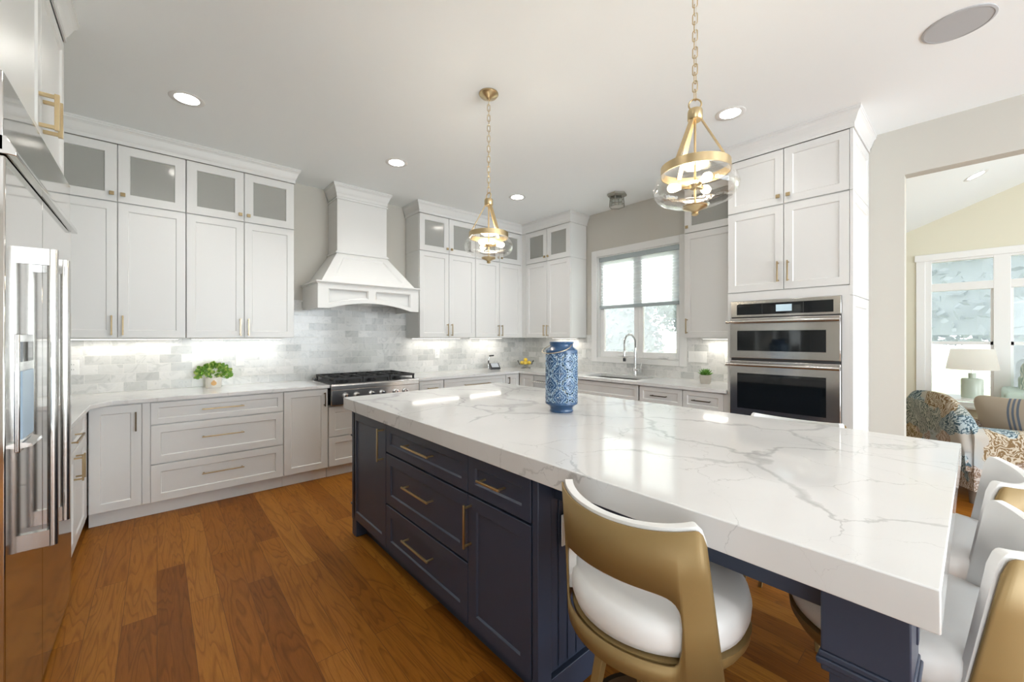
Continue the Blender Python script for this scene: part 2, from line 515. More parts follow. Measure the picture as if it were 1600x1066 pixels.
SL0, SL1 = 2.2, -4.4
struct('wall_far_side', MB().box(BX + .12, LX, SL0, SL0 + .1, 0, 2.5), 'living_paint')
struct('wall_far_front', MB().box(BX + .12, 5.2, SL1 - .1, SL1, 0, 5.1).box(8.0, LX, SL1 - .1, SL1, 0, 5.1).box(5.2, 8.0, SL1 - .1, SL1, 0, .4).box(5.2, 8.0, SL1 - .1, SL1, 2.5, 5.1), 'living_paint')  # opening added out of view to bring more light into the sitting room
w = MB()
for x in (5.2, 6.6, 8.0): w.box(x - .03, x + .03, SL1 - .08, SL1 - .04, .4, 2.5)
struct('added_window_sitting', w.box(5.2, 8.0, SL1 - .08, SL1 - .04, 1.4, 1.46), 'sash_white')  # unseen frame of that added opening
struct('ceiling_sloped', MB().prism([(SL0 + .1, lz(SL0 + .1)), (SL0 + .1, lz(SL0 + .1) + .1), (SL1 - .1, lz(SL1 - .1) + .1), (SL1 - .1, lz(SL1 - .1))], BX + .12, LX + .1, 'x'), 'ceiling_paint')
struct('wall_right_gable', MB().prism([(SL1, CEIL), (-.35, CEIL + .02), (SL1, lz(SL1))], BX + .02, BX + .12, 'x'), 'living_paint')
# far wall with a bank of windows
WU0, PITCH, NU = .50, .73, 6
FZ0, FZ1 = .42, 2.52
yr = WU0 - PITCH * NU
w = MB().box(LX, LX + .12, WU0, SL0, 0, 2.2).box(LX, LX + .12, yr, WU0, 0, FZ0).box(LX, LX + .12, SL1, yr, 0, 4.6)
w.prism([(WU0, FZ1), (WU0, lz(WU0)), (yr, lz(yr)), (yr, FZ1)], LX, LX + .12, 'x')
w.prism([(SL0, 2.2), (SL0, lz(SL0)), (WU0, lz(WU0)), (WU0, 2.2)], LX, LX + .12, 'x')
struct('wall_far', w, 'living_paint')
fr = MB()
x0, x1 = LX - .015, LX + .06
fr.box(x0 - .01, x0 + .01, WU0 - .01, WU0 + .085, FZ0 - .1, FZ1 + .07)
fr.box(x0 - .02, x0 + .01, yr - .08, WU0 + .10, FZ1 - .02, FZ1 + .075)
fr.box(x0 - .05, x0 + .02, yr - .08, WU0 + .11, FZ0 - .03, FZ0 + .005)
for k in range(NU + 1):
    yc = WU0 - PITCH * k
    fr.box(x0, x1, yc - (.075 if k < NU else 0), yc + (.075 if k else 0), FZ0, FZ1)
fr.box(x0 + .002, x1, yr, WU0, 2.05, 2.16).box(x0 + .002, x1, yr, WU0, FZ1 - .05, FZ1).box(x0 + .002, x1, yr, WU0, FZ0, FZ0 + .06)
fo = struct('window_2', fr, 'sash_white', bevel=.004)
sash = MB()
for k in range(NU):
    a, b = WU0 - PITCH * k - (.075 if k else .0), WU0 - PITCH * (k + 1) + .075
    sash.box(LX + .02, LX + .05, b, a, 1.285, 1.33).box(LX + .02, LX + .05, b, b + .025, FZ0 + .06, 2.05).box(LX + .02, LX + .05, a - .025, a, FZ0 + .06, 2.05)
sash.build('sash', 'sash_white', fo)
MB().box(LX + .04, LX + .046, yr, WU0, FZ0, FZ1).build('pane', 'window_glass', fo)
MB().box(LX + .062, LX + .063, yr, WU0, FZ0, FZ1).build('haze_veil', 'haze_veil', fo)  # added haze sheet behind the panes

# sink window: casing, two casements
cs = MB(); x0 = BX - .02
cs.box(x0, BX, WY0 - .085, WY0, WZ0 - .06, WZ1 + .085).box(x0, BX, WY1, WY1 + .085, WZ0 - .06, WZ1 + .085)
cs.box(x0, BX, WY0, WY1, WZ1, WZ1 + .085).box(x0, BX, WY0, WY1, WZ0 - .06, WZ0)
cs.box(BX, BX + .1, WY0, WY0 + .012, WZ0, WZ1).box(BX, BX + .1, WY1 - .012, WY1, WZ0, WZ1).box(BX, BX + .1, WY0, WY1, WZ0, WZ0 + .012).box(BX, BX + .1, WY0, WY1, WZ1 - .012, WZ1)
wo = struct('window_1', cs, 'trim_white', bevel=.003)
sm = MB()
ym = 2.76
for a, b in ((WY0 + .012, ym), (ym, WY1 - .012)):
    sm.box(BX + .05, BX + .09, a, a + .06, WZ0 + .012, WZ1 - .012).box(BX + .05, BX + .09, b - .06, b, WZ0 + .012, WZ1 - .012)
    sm.box(BX + .05, BX + .09, a + .06, b - .06, WZ0 + .012, WZ0 + .085).box(BX + .05, BX + .09, a + .06, b - .06, WZ1 - .08, WZ1 - .012)
sm.build('sash', 'sash_white', wo, bevel=.003)
MB().box(BX + .066, BX + .072, WY0 + .05, WY1 - .05, WZ0 + .06, WZ1 - .06).build('pane', 'window_glass', wo)
MB().box(BX + .092, BX + .093, WY0 + .02, WY1 - .02, WZ0 + .02, WZ1 - .02).build('haze_veil', 'haze_veil', wo)  # added haze sheet outside the sink window
cr = MB()
for yc in (2.98, 2.42): cr.box(BX + .02, BX + .05, yc - .05, yc + .05, WZ0 + .02, WZ0 + .04).box(BX + .01, BX + .03, yc - .01, yc + .05, WZ0 + .035, WZ0 + .05)
cr.build('crank', 'sash_white', wo, bevel=.003)
bl = thing('window_shade', 'pale pleated shade pulled halfway down the sink window', 'window shade', (BX + .03, 2.765, WZ1 - .012))
MB().box(-.022, .018, -.545, .555, -.055, 0).build('headrail', 'rail_grey', bl, bevel=.004)
BB = 1.775 - (WZ1 - .012)
pl = MB(); n = 34
zz = [-.055 + (BB + .03 + .055) * i / n for i in range(n + 1)]
pl.add([(.004 * (-1) ** i, y, z) for i, z in enumerate(zz) for y in (-.535, .545)], [(2 * i, 2 * i + 1, 2 * i + 3, 2 * i + 2) for i in range(n)])
pl.build('fabric', 'cell_shade', bl)
MB().box(-.022, .016, -.54, .55, BB - .012, BB + .03).build('bottom_rail', 'rail_grey', bl, bevel=.004)

# baseboard by the opening
struct('baseboard_right', MB().box(BX - .018, BX, OY, .56, 0, .14), 'trim_white', bevel=.004)

# ------------------------------------------------------------------ crown moulding
CROWN = [(d_ * .55, z_) for d_, z_ in [(.0, 2.915), (.014, 2.915), (.014, 2.945), (.022, 2.953), (.034, 2.968), (.058, 3.005), (.074, 3.018), (.082, 3.022), (.082, 3.034), (.09, 3.036), (.09, 3.0495)]]


def sweep(path, prof):
    n = len(path); nr = []
    for i in range(n - 1):
        dx, dy = path[i + 1][0] - path[i][0], path[i + 1][1] - path[i][1]; L = sqrt(dx * dx + dy * dy); nr.append((dy / L, -dx / L))
    off = []
    for i in range(n):
        if i == 0: off.append(nr[0])
        elif i == n - 1: off.append(nr[-1])
        else:
            a, b = nr[i - 1], nr[i]; k = 1 + a[0] * b[0] + a[1] * b[1]; off.append(((a[0] + b[0]) / k, (a[1] + b[1]) / k))
    mb = MB(); m = len(prof)
    vs = [(path[i][0] + off[i][0] * d, path[i][1] + off[i][1] * d, z) for i in range(n) for d, z in prof]
    fs = [(i * m + j, (i + 1) * m + j, (i + 1) * m + j + 1, i * m + j + 1) for i in range(n - 1) for j in range(m - 1)]
    fs += [list(range(m)), [(n - 1) * m + j for j in range(m - 1, -1, -1)]]
    return mb.add(vs, fs)


UA, UB = 4.46, 4.10       # fronts of the wall cabinets
TX, TY0, TY1 = 3.80, .585, 1.446   # oven tower
for i, p in enumerate(([(CX, UA), (1.026, UA), (1.026, AY)],
                       [(2.406, AY), (2.406, UA), (UB, UA), (UB, 3.525), (BX, 3.525)],
                       [(BX, 1.985), (UB, 1.985), (UB, TY1), (TX, TY1), (TX, TY0), (BX, TY0)],
                       [(-.362, 1.3), (-.362, 3.1), (CX, 3.1)],
                       [(BX, OY + .2), (BX, .3), (BX, -3.0)])):
    if i < 4: struct('trim_%d' % (i + 1), sweep(p, CROWN), 'white_paint', smooth=False)

# ------------------------------------------------------------------ backsplash tile
CT, CB = .922, .892
bs = MB().box(CX, BX, AY - .010, AY, CT, 1.79)
struct('tile_backsplash', bs, 'marble_tile')
bs = MB().box(BX - .010, BX, TY1, WY0 - .085, CT, 1.42).box(BX - .010, BX, WY1 + .085, AY - .010, CT, 1.42).box(BX - .010, BX, WY0 - .085, WY1 + .085, CT, WZ0 - .06)
struct('tile_backsplash', bs, 'marble_tile')

# ------------------------------------------------------------------ cabinets
def pull_mb(ln, vertical, x, z, so=.034, t=.0047):
    mb = MB(); h = ln / 2
    so *= max(1, t / .006)
    if vertical:
        mb.box(x - t, x + t, -so - 2 * t, -so, z - h, z + h)
        for s in (-1, 1): mb.box(x - t * .8, x + t * .8, -so, .001, z + s * (h - .012) - t, z + s * (h - .012) + t)
    else:
        mb.box(x - h, x + h, -so - 2 * t, -so, z - t, z + t)
        for s in (-1, 1): mb.box(x + s * (h - .012) - t, x + s * (h - .012) + t, -so, .001, z - t * .8, z + t * .8)
    return mb


def front(root, kind, x0, x1, z0, z1, pull=None, m='white_paint', pm='brass', st=None, y=0, nm=None, gm=None):
    g = .0027
    if kind == 'glass':
        d = MB().panel(x0 + g, x1 - g, z0 + g, z1 - g, y, .021, st or .068, .008, .003, hole=True).build('door', m, root)
        s = (st or .068)
        MB().box(x0 + s - .004, x1 - s + .004, y + .011, y + .015, z0 + s - .004, z1 - s + .004).build('pane', 'cab_pane', d)
    else:
        hh = z1 - z0
        s = st or (.058 if hh > .25 else .042)
        d = MB().panel(x0 + g, x1 - g, z0 + g, z1 - g, y, .021, s).build(nm or ('door' if kind == 'door' else 'drawer'), m, root)
    if pull:
        t = pull[0]
        if t == 'k':
            x, z = pull[1], pull[2]
            MB().box(x - .006, x + .006, y - .018, y + .001, z - .006, z + .006).box(x - .0145, x + .0145, y - .028, y - .017, z - .0145, z + .0145).build('knob', pm, d, bevel=.002)
        else:
            pull_mb(pull[3], t == 'v', pull[1], pull[2], t=.0075 if pm == 'pale_brass' else .0047).xform(lambda p: (p[0], p[1] + y, p[2])).build('handle', pm, d, bevel=.0012)
    return d


def carcass(root, w, d, z0, z1, hollow=False, m='white_paint', x0=0, y0=.0215):
    if not hollow: return MB().box(x0, x0 + w, y0, d, z0, z1).build('body', m, root)
    t = .019
    mb = MB().box(x0, x0 + t, y0, d, z0, z1).box(x0 + w - t, x0 + w, y0, d, z0, z1).box(x0 + t, x0 + w - t, y0, d, z0, z0 + t).box(x0 + t, x0 + w - t, y0, d, z1 - t, z1).box(x0 + t, x0 + w - t, d - .01, d, z0 + t, z1 - t)
    b = mb.build('body', m, root)
    MB().box(x0 + w / 2 - .02, x0 + w / 2 + .02, y0, y0 + .02, z0 + t, z1 - t).build('centre_stile', m, b)
    return b


U0, U1, U2 = 1.383, 2.457, 2.913
def upper(name_l, name_t, loc, rot, w, d, lab_l, lab_t, doors=2, x_off=0, hinge=None):
    """tall lower cabinet and a glazed one stacked on it"""
    c = thing('wall_cabinet', lab_l, 'cabinet', loc, rot, 'white wall cabinets')
    carcass(c, w, d, U0 + .0, U1 - .003)
    t = thing('glass_cabinet', lab_t, 'cabinet', loc, rot, 'glass-front top cabinets')
    carcass(t, w, d, U1, U2, True)
    if doors == 2:
        m = w / 2
        front(c, 'door', 0, m, U0, U1 - .003, ('v', m - .032, U0 + .10, .155))
        front(c, 'door', m, w, U0, U1 - .003, ('v', m + .032, U0 + .10, .155))
        front(t, 'glass', 0, m, U1, U2, ('k', m - .032, U1 + .06))
        front(t, 'glass', m, w, U1, U2, ('k', m + .032, U1 + .06))
    else:
        front(c, 'door', 0, w, U0, U1 - .003, ('v', .035, U0 + .12, .155))
        front(t, 'glass', 0, w, U1, U2, ('k', .035, U1 + .06))
    return c, t


DA, DB = AY - .0105 - UA, BX - .0105 - UB
upper('', '', (-.656, UA, 0), 0, .841, DA, 'tall white wall cabinet beside the refrigerator, above the left outlet', 'frosted glass top cabinet nearest the refrigerator')
upper('', '', (.189, UA, 0), 0, .837, DA, 'tall white wall cabinet left of the range hood', 'frosted glass top cabinet left of the range hood')
upper('', '', (2.406, UA, 0), 0, .838, DA, 'tall white wall cabinet just right of the range hood', 'frosted glass top cabinet just right of the range hood')
upper('', '', (3.246, UA, 0), 0, .834, DA, 'tall white wall cabinet on the range wall next to the corner', 'frosted glass top cabinet in the corner behind the far pendant')
upper('', '', (UB, 4.375, 0), -90, .85, DB, 'tall white wall cabinet left of the sink window', 'frosted glass top cabinet left of the sink window')
upper('', '', (UB, 1.985, 0), -90, .5, DB, 'single-door white wall cabinet between sink window and ovens', 'frosted glass top cabinet between sink window and ovens', doors=1)
struct('trim_5', MB().box(4.08, UB + .002, UA + .002, UA + .02, U0, U2 + .01).box(UB + .002, UB + .02, 4.376, UA + .02, U0, U2 + .01), 'white_paint')

# --- base cabinets, range wall (front at y = 4.19)
BY = 4.19
TOE = .105
def base(loc, rot, w, d, lab, fronts, toe=True, pm='brass', group='white base cabinets', top=CB - .002):
    c = thing('base_cabinet', lab, 'cabinet', loc, rot, group)
    carcass(c, w, d, TOE, top)
    MB().box(0, w, .06, .078, 0, TOE).build('toe_kick', 'white_paint', c)
    for f in fronts: front(c, *f[:5], pull=f[5] if len(f) > 5 else None, pm=f[6] if len(f) > 6 else 'brass')
    return c


Z3 = [(.108, .4), (.403, .706), (.709, CB - .008)]
DBASE = AY - .0105 - BY
c = base((-.375, BY, 0), 0, .335, DBASE, 'narrow white base cabinet in the left corner beside the refrigerator', [('door', .002, .288, .108, CB - .008, ('v', .255, .755, .145), 'dark_bronze')])
MB().box(.29, .335, .004, .021, .108, CB - .008).build('filler', 'white_paint', c)
w = .914
base((-.04, BY, 0), 0, w, DBASE, 'wide white three-drawer base cabinet under the potted plant', [('drawer', 0, w, a, b, ('h', w * .505, (a + b) / 2 + (.02 if a < .7 else .005), .29)) for a, b in Z3])
base((.876, BY, 0), 0, .387, DBASE, 'white single-door base cabinet left of the rangetop', [('door', 0, .387, .108, CB - .008, ('v', .352, .785, .135), 'dark_bronze')])
RX0, RX1 = 1.282, 2.216
w = RX1 - RX0 - .004
base((RX0 - .013, BY, 0), 0, w + .034, DBASE, 'white two-drawer base cabinet under the rangetop', [('drawer', 0, w + .034, .108, .4, ('h', w / 2, .27, .4)), ('drawer', 0, w + .034, .403, .705, ('h', w / 2, .57, .4))], top=.712)
w = .325
base((2.256, BY, 0), 0, w, DBASE, 'white drawer base cabinet just right of the rangetop', [('drawer', 0, w, a, b, ('h', w / 2, (a + b) / 2, .13)) for a, b in Z3])
w = .968
base((2.585, BY, 0), 0, w, DBASE, 'wide white drawer base cabinet between rangetop and corner', [('drawer', 0, w, a, b, ('h', w / 2, (a + b) / 2, .4)) for a, b in Z3])
base((3.557, BY, 0), 0, .24, DBASE, 'narrow white corner base door on the range wall', [('door', 0, .24, .108, CB - .008, ('v', .035, .80, .1), 'dark_bronze')])
# --- left return by the refrigerator (front at x = -.374)
LW = 1.06
c = base((-.3745, 3.105, 0), 90, LW, .60, 'white base cabinet with a drawer over two doors beside the refrigerator', [('drawer', 0, LW - .1, .709, CB - .008, ('h', .35, .80, .3)), ('door', 0, .48, .108, .706, ('v', .44, .60, .15)), ('door', .48, LW - .1, .108, .706, ('v', .52, .60, .15))])
MB().box(LW - .1, LW + .01, .003, .021, .108, CB - .008).build('filler', 'white_paint', c)
# --- window wall base (front at x = 3.80)
DBB = BX - .0105 - TX
c = base((TX, 4.185, 0), -90, .28, DBB, 'narrow white corner base door beside the dishwasher', [('door', .03, .28, .108, CB - .008)])
MB().box(0, .0285, .003, .021, .108, CB - .008).build('filler', 'white_paint', c)
w = .955
base((TX, 3.29, 0), -90, w, DBB, 'white sink base cabinet under the window', [('drawer', 0, w, .709, CB - .008), ('door', 0, w / 2, .108, .706, ('v', w / 2 - .04, .6, .15)), ('door', w / 2, w, .108, .706, ('v', w / 2 + .04, .6, .15))], top=.70)
w = .462
base((TX, 2.322, 0), -90, w, DBB, 'white base cabinet with a top drawer right of the sink', [('drawer', 0, w, .709, CB - .008, ('h', w / 2, .80, .17), 'dark_bronze'), ('door', 0, w, .108, .706, ('v', .05, .6, .15))])
w = .376
c = base((TX, 1.857, 0), -90, w + .034, DBB, 'white base cabinet with a top drawer beside the oven tower', [('drawer', 0, w, .709, CB - .008, ('h', w / 2, .80, .17), 'dark_bronze'), ('door', 0, w, .108, .706, ('v', .05, .6, .15))])
MB().box(w, w + .034, .003, .021, .108, CB - .008).build('filler', 'white_paint', c)
# dishwasher
dw = thing('dishwasher', 'stainless dishwasher between the corner and the sink', 'dishwasher', (TX, 3.90, 0), -90)
MB().box(.003, .6, .022, .58, .105, CB - .004).build('body', 'steel', dw)
MB().box(.004, .599, -.004, .02, .11, CB - .008).build('door', 'steel', dw, bevel=.004)
MB().tube([(.03, -.05, .80), (.57, -.05, .80)], .011, 12).box(.04, .06, -.05, -.002, .79, .81).box(.54, .56, -.05, -.002, .79, .81).build('handle', 'steel', dw, smooth=True)
MB().box(.003, .6, .06, .075, 0, .104).build('toe_kick', 'white_paint', dw)

# --- worktops
def slab(name, label, poly_boxes, m, bevel=.003):
    mb = MB()
    for b in poly_boxes: mb.box(*b)
    return tag(mb.build(name, m, bevel=bevel), label, 'countertop')


ov = .028
ctl = MB()
poly = [(CX + .002, 3.107), (-.3745 + ov, 3.107), (-.3745 + ov, 4.02), (-.25, BY - ov), (RX0 - .008, BY - ov), (RX0 - .008, AY - .0105), (CX + .002, AY - .0105)]
ctl.prism(poly, CB, CT, 'z'); ctl.f = [list(reversed(f)) for f in ctl.f]
tag(ctl.build('countertop', 'quartz_counter', bevel=.003), 'L-shaped white quartz countertop from refrigerator to rangetop', 'countertop')
ctr = MB()
SX0, SX1, SY0, SY1 = 3.93, 4.30, 2.44, 3.17
ctr.box(RX1 + .008, BX - .0105, BY - ov, AY - .0105, CB, CT)
ctr.box(TX - ov, BX - .0105, SY1, BY - ov - .0001, CB, CT).box(TX - ov, BX - .0105, TY1 + .003, SY0, CB, CT)
ctr.box(TX - ov, SX0, SY0, SY1, CB, CT).box(SX1, BX - .0105, SY0, SY1, CB, CT)
tag(ctr.build('countertop', 'quartz_counter'), 'L-shaped white quartz countertop with the sink under the window', 'countertop')
sk = MB(); t = .002
for a in ((SX0, SX1, SY0, SY1, CB - .19, CB - .188), (SX0 - t, SX0, SY0, SY1, CB - .19, CB - .001), (SX1, SX1 + t, SY0, SY1, CB - .19, CB - .001), (SX0, SX1, SY0 - t, SY0, CB - .19, CB - .001), (SX0, SX1, SY1, SY1 + t, CB - .19, CB - .001)): sk.box(*a)
so = thing('sink', 'undermount stainless sink below the window', 'sink', (0, 0, 0))
sk.build('basin', 'steel', so)
MB().lathe([(.0, 0), (.045, 0), (.045, .004), (.0, .004)], 20, (4.12, 2.8, CB - .188)).build('drain', 'chrome', so, smooth=True)

# --- faucet
fa = thing('faucet', 'chrome spring-neck pull-down faucet behind the sink', 'faucet', (4.35, 2.71, CT))
MB().lathe([(.0, 0), (.03, 0), (.03, .004), (.022, .006), (.022, .10), (.02, .105), (.0, .105)], 24).build('base', 'chrome', fa, smooth=True)
MB().tube([(0, -.0, .07), (0, -.085, .07)], .019, 16).tube([(0, -.07, .07), (0, -.075, .12), (0, -.09, .16)], .006, 8).build('lever', 'chrome', fa, smooth=True)
MB().tube([(0, 0, .1), (0, 0, .34)], .0165, 14).build('riser', 'chrome', fa, smooth=True)
arc = [(-.085 + .085 * cos(a), .02 * (1 - cos(a)), .40 + .10 * sin(a)) for a in [pi * i / 20 for i in range(21)]]
neck = [(0, 0, .34), (0, 0, .37)] + arc + [(-.17, .04, .34), (-.17, .04, .30)]
MB().tube(neck, .006, 8).build('hose', 'black_plastic', fa, smooth=True)
hel = []
import mathutils as mu
seg = [mu.Vector(p) for p in neck]; L = [0]
for i in range(1, len(seg)): L.append(L[-1] + (seg[i] - seg[i - 1]).length)
turns = 46; N = turns * 8
for i in range(N + 1):
    s = L[-1] * i / N; k = max(j for j in range(len(L)) if L[j] <= s + 1e-9); k = min(k, len(L) - 2)
    p = seg[k].lerp(seg[k + 1], (s - L[k]) / max(1e-9, L[k + 1] - L[k])); tg = (seg[k + 1] - seg[k]).normalized()
    a = mu.Vector((.2, 1, 0)); a = (a - tg * a.dot(tg)).normalized(); b = tg.cross(a); w = 2 * pi * turns * i / N
    hel.append(p + (a * cos(w) + b * sin(w)) * .0115)
MB().tube(hel, .0026, 5).build('spring', 'chrome', fa, smooth=True)
MB().lathe([(0, -.115), (.013, -.115), (.016, -.1), (.016, -.03), (.012, 0), (0, 0)], 16, (-.17, .04, .31)).build('spray_head', 'chrome', fa, smooth=True)
MB().lathe([(0, -.06), (.0175, -.06), (.0175, -.02), (0, -.02)], 16, (-.17, .04, .24)).build('spray_grip', 'black_plastic', fa, smooth=True)
MB().box(-.175, 0, -.004, .02, .235, .242).tube([(-.17 + .024 * cos(q), .04 + .024 * sin(q), .238) for q in [2 * pi * i / 16 for i in range(16)]], .004, 6, True).build('docking_arm', 'chrome', fa)

# ------------------------------------------------------------------ range hood
hd = thing('range_hood', 'white wooden range hood with arched apron and chimney', 'range hood', (1.74, AY - .0005, 0))
hw, hy = .548, -.56
z0, z1 = 1.682, 1.925
def arch(x):
    q = abs(x) / (hw - .10)
    return z0 + (.068 * (1 - q * q) if q < 1 else 0)


def column_plate(mb, xs, zb, hb, ht, zt, y):
    vs = []; fs = []
    for x in xs: vs += [(x, y, zb(x)), (x, y, hb(x)), (x, y, ht(x)), (x, y, zt(x))]
    for i in range(len(xs) - 1):
        a, b = 4 * i, 4 * i + 4
        fs += [(a, b, b + 1, a + 1), (a + 2, b + 2, b + 3, a + 3)]
        if abs(hb(xs[i]) - ht(xs[i])) < 1e-6 and abs(hb(xs[i + 1]) - ht(xs[i + 1])) < 1e-6: pass
    return mb.add(vs, fs)


xs = sorted(set([-hw + 2 * hw * i / 44 for i in range(45)] + [-.449, -.45, -.039, -.04, .039, .04, .449, .45]))
inp = lambda x: .0395 <= abs(x) <= .4495
ap = MB()
column_plate(ap, xs, arch, lambda x: arch(x) + .04 if inp(x) else (arch(x) + z1) / 2, lambda x: z1 - .045 if inp(x) else (arch(x) + z1) / 2, lambda x: z1, hy)
n0 = len(ap.v)
ap.add([(x, hy + .025, z) for x in xs for z in (arch(x), z1)], [(2 * i, 2 * i + 1, 2 * i + 3, 2 * i + 2) for i in range(len(xs) - 1)])
ap.add([(x, y, arch(x)) for x in xs for y in (hy, hy + .025)], [(2 * i, 2 * i + 1, 2 * i + 3, 2 * i + 2) for i in range(len(xs) - 1)])
for a, b in ((-.45, -.04), (.04, .45)):    # soft moulding around the two sunk fields
    px = [a + (b - a) * i / 16 for i in range(17)]
    lp = [(x, arch(x) + .04) for x in px] + [(x, z1 - .045) for x in reversed(px)]
    ci = (sum(p[0] for p in lp) / len(lp), sum(p[1] for p in lp) / len(lp))
    li = [(p[0] + (.014 if p[0] < ci[0] else -.014), p[1] + (.014 if k < 17 else -.014)) for k, p in enumerate(lp)]
    m = len(lp)
    ap.add([(p[0], hy, p[1]) for p in lp] + [(p[0], hy + .012, p[1]) for p in li], [(k, (k + 1) % m, (k + 1) % m + m, k + m) for k in range(m)])
ap.build('apron', 'white_paint', hd)
MB().box(-hw, -hw + .02, hy + .001, 0, z0, z1).box(hw - .02, hw, hy + .001, 0, z0, z1).box(-hw + .0201, hw - .0201, hy + .026, 0, 1.77, z1).build('canopy_box', 'white_paint', hd)
MB().box(-.4, .4, hy + .08, -.06, 1.755, 1.769).build('vent_liner', 'steel', hd)
def ledge(mb, w2, y, za, zb_, p): return mb.box(-w2 - p, w2 + p, y - p, 0, za, zb_)
lg = MB(); ledge(lg, hw, hy, z1, z1 + .012, .008); ledge(lg, hw, hy, z1 + .012, z1 + .03, .02)
lg.build('canopy_moulding', 'white_paint', hd, bevel=.004)
cw, cyy = .279, -.296
zf0, zf1 = z1 + .03, 2.30
fb = [(-.51, -.545, zf0), (.51, -.545, zf0), (.51, 0, zf0), (-.51, 0, zf0)]; ft = [(-cw - .005, cyy - .005, zf1), (cw + .005, cyy - .005, zf1), (cw + .005, 0, zf1), (-cw - .005, 0, zf1)]
fl = MB().add(fb + ft, [(1, 2, 6, 5), (3, 0, 4, 7), (2, 3, 7, 6)])
def fp(u, v, dn=0):
    a = [fb[0][k] + (fb[1][k] - fb[0][k]) * u for k in range(3)]; b = [ft[0][k] + (ft[1][k] - ft[0][k]) * u for k in range(3)]
    return (a[0] + (b[0] - a[0]) * v, a[1] + (b[1] - a[1]) * v + dn * .82, a[2] + (b[2] - a[2]) * v - dn * .57)


o4 = [fp(0, 0), fp(1, 0), fp(1, 1), fp(0, 1)]; i4 = [fp(.10, .16), fp(.90, .16), fp(.86, .87), fp(.14, .87)]; j4 = [fp(.118, .19, .012), fp(.882, .19, .012), fp(.84, .84, .012), fp(.16, .84, .012)]
fl.add(o4 + i4 + j4, [(k, (k + 1) % 4, (k + 1) % 4 + 4, k + 4) for k in range(4)] + [(k + 4, (k + 1) % 4 + 4, (k + 1) % 4 + 8, k + 8) for k in range(4)] + [(8, 9, 10, 11)])
fl.build('flared_cover', 'white_paint', hd)
ch = MB().box(-cw, cw, cyy, 0, zf1, CEIL - .002)
ch.build('chimney', 'white_paint', hd, bevel=.002)
lg = MB(); ledge(lg, cw, cyy, zf1, zf1 + .014, .02); ledge(lg, cw, cyy, zf1 + .014, zf1 + .026, .010)
lg.build('chimney_moulding', 'white_paint', hd, bevel=.003)
sweep([(-cw, 0), (-cw, cyy), (cw, cyy), (cw, 0)], [(d, z - .0005) for d, z in CROWN]).build('crown', 'white_paint', hd)
ledge(MB(), cw, cyy, 2.885, 2.90, .012).build('bead_moulding', 'white_paint', hd, bevel=.004)

# ------------------------------------------------------------------ rangetop
rg = thing('rangetop', 'stainless six-burner gas rangetop with black grates', 'cooktop', (RX0, 4.125, 0))
w = RX1 - RX0
MB().box(.0, w, .012, AY - .012 - 4.125, .716, .915).build('body', 'steel', rg, bevel=.003)
MB().box(-.004, w + .004, .003, .03, .72, .868).prism([(.0, .868), (.03, .868), (.03, .925), (.012, .925), (.0, .913)], -.004, w + .004, 'x').build('front_panel', 'steel', rg, bevel=.003)
MB().box(.015, w - .015, .04, AY - .06 - 4.125, .915, .922).build('burner_pan', 'black_iron', rg)
MB().box(.0, w, AY - .05 - 4.125, AY - .015 - 4.125, .915, .945).build('back_trim', 'steel', rg, bevel=.003)
gw = (w - .05) / 3
for k in range(3):
    g = MB(); gx0 = .025 + k * gw + .004; gx1 = gx0 + gw - .008; gy0, gy1 = .055, AY - .075 - 4.125; zt = .984
    for y in (gy0, (gy0 + gy1) / 2, gy1): g.box(gx0, gx1, y - .007, y + .007, zt - .022, zt)
    for x in (gx0 + .007, (gx0 + gx1) / 2, gx1 - .007): g.box(x - .007, x + .007, gy0, gy1, zt - .022, zt)
    for yc in (gy0 + (gy1 - gy0) * .25, gy0 + (gy1 - gy0) * .75):
        for a in range(4):
            an = pi / 4 + a * pi / 2; xc = (gx0 + gx1) / 2
            g.tube([(xc + .04 * cos(an), yc + .04 * sin(an), zt - .008), (xc + .125 * cos(an), yc + .125 * sin(an), zt - .008)], .008, 4)
    for x in (gx0 + .01, gx1 - .01):
        for y in (gy0 + .005, gy1 - .005): g.box(x - .009, x + .009, y - .009, y + .009, .922, zt)
    g.build('grate', 'black_iron', rg, bevel=.002)
    for yc in (gy0 + (gy1 - gy0) * .25, gy0 + (gy1 - gy0) * .75):
        MB().lathe([(0, 0), (.05, 0), (.05, .012), (.036, .014), (.036, .026), (.0, .028)], 24, ((gx0 + gx1) / 2, yc, .922)).build('burner', 'black_iron', rg, smooth=True)
for x in (.135, .245, .40, .51, .665, .775):
    ry = lambda p: (p[0], p[2], p[1])
    q = lambda p, x=x: (x + p[0], -p[2], .80 + p[1])
    k = MB().lathe([(0, -.001), (.038, -.001), (.038, .006), (.0, .006)], 24, rot=q).build('knob_ring', 'steel', rg, smooth=True)
    MB().lathe([(0, .006), (.029, .006), (.027, .03), (.024, .036), (0, .036)], 24, rot=q).box(x - .004, x + .004, -.048, -.03, .78, .82).build('knob', 'chrome', k, smooth=True)

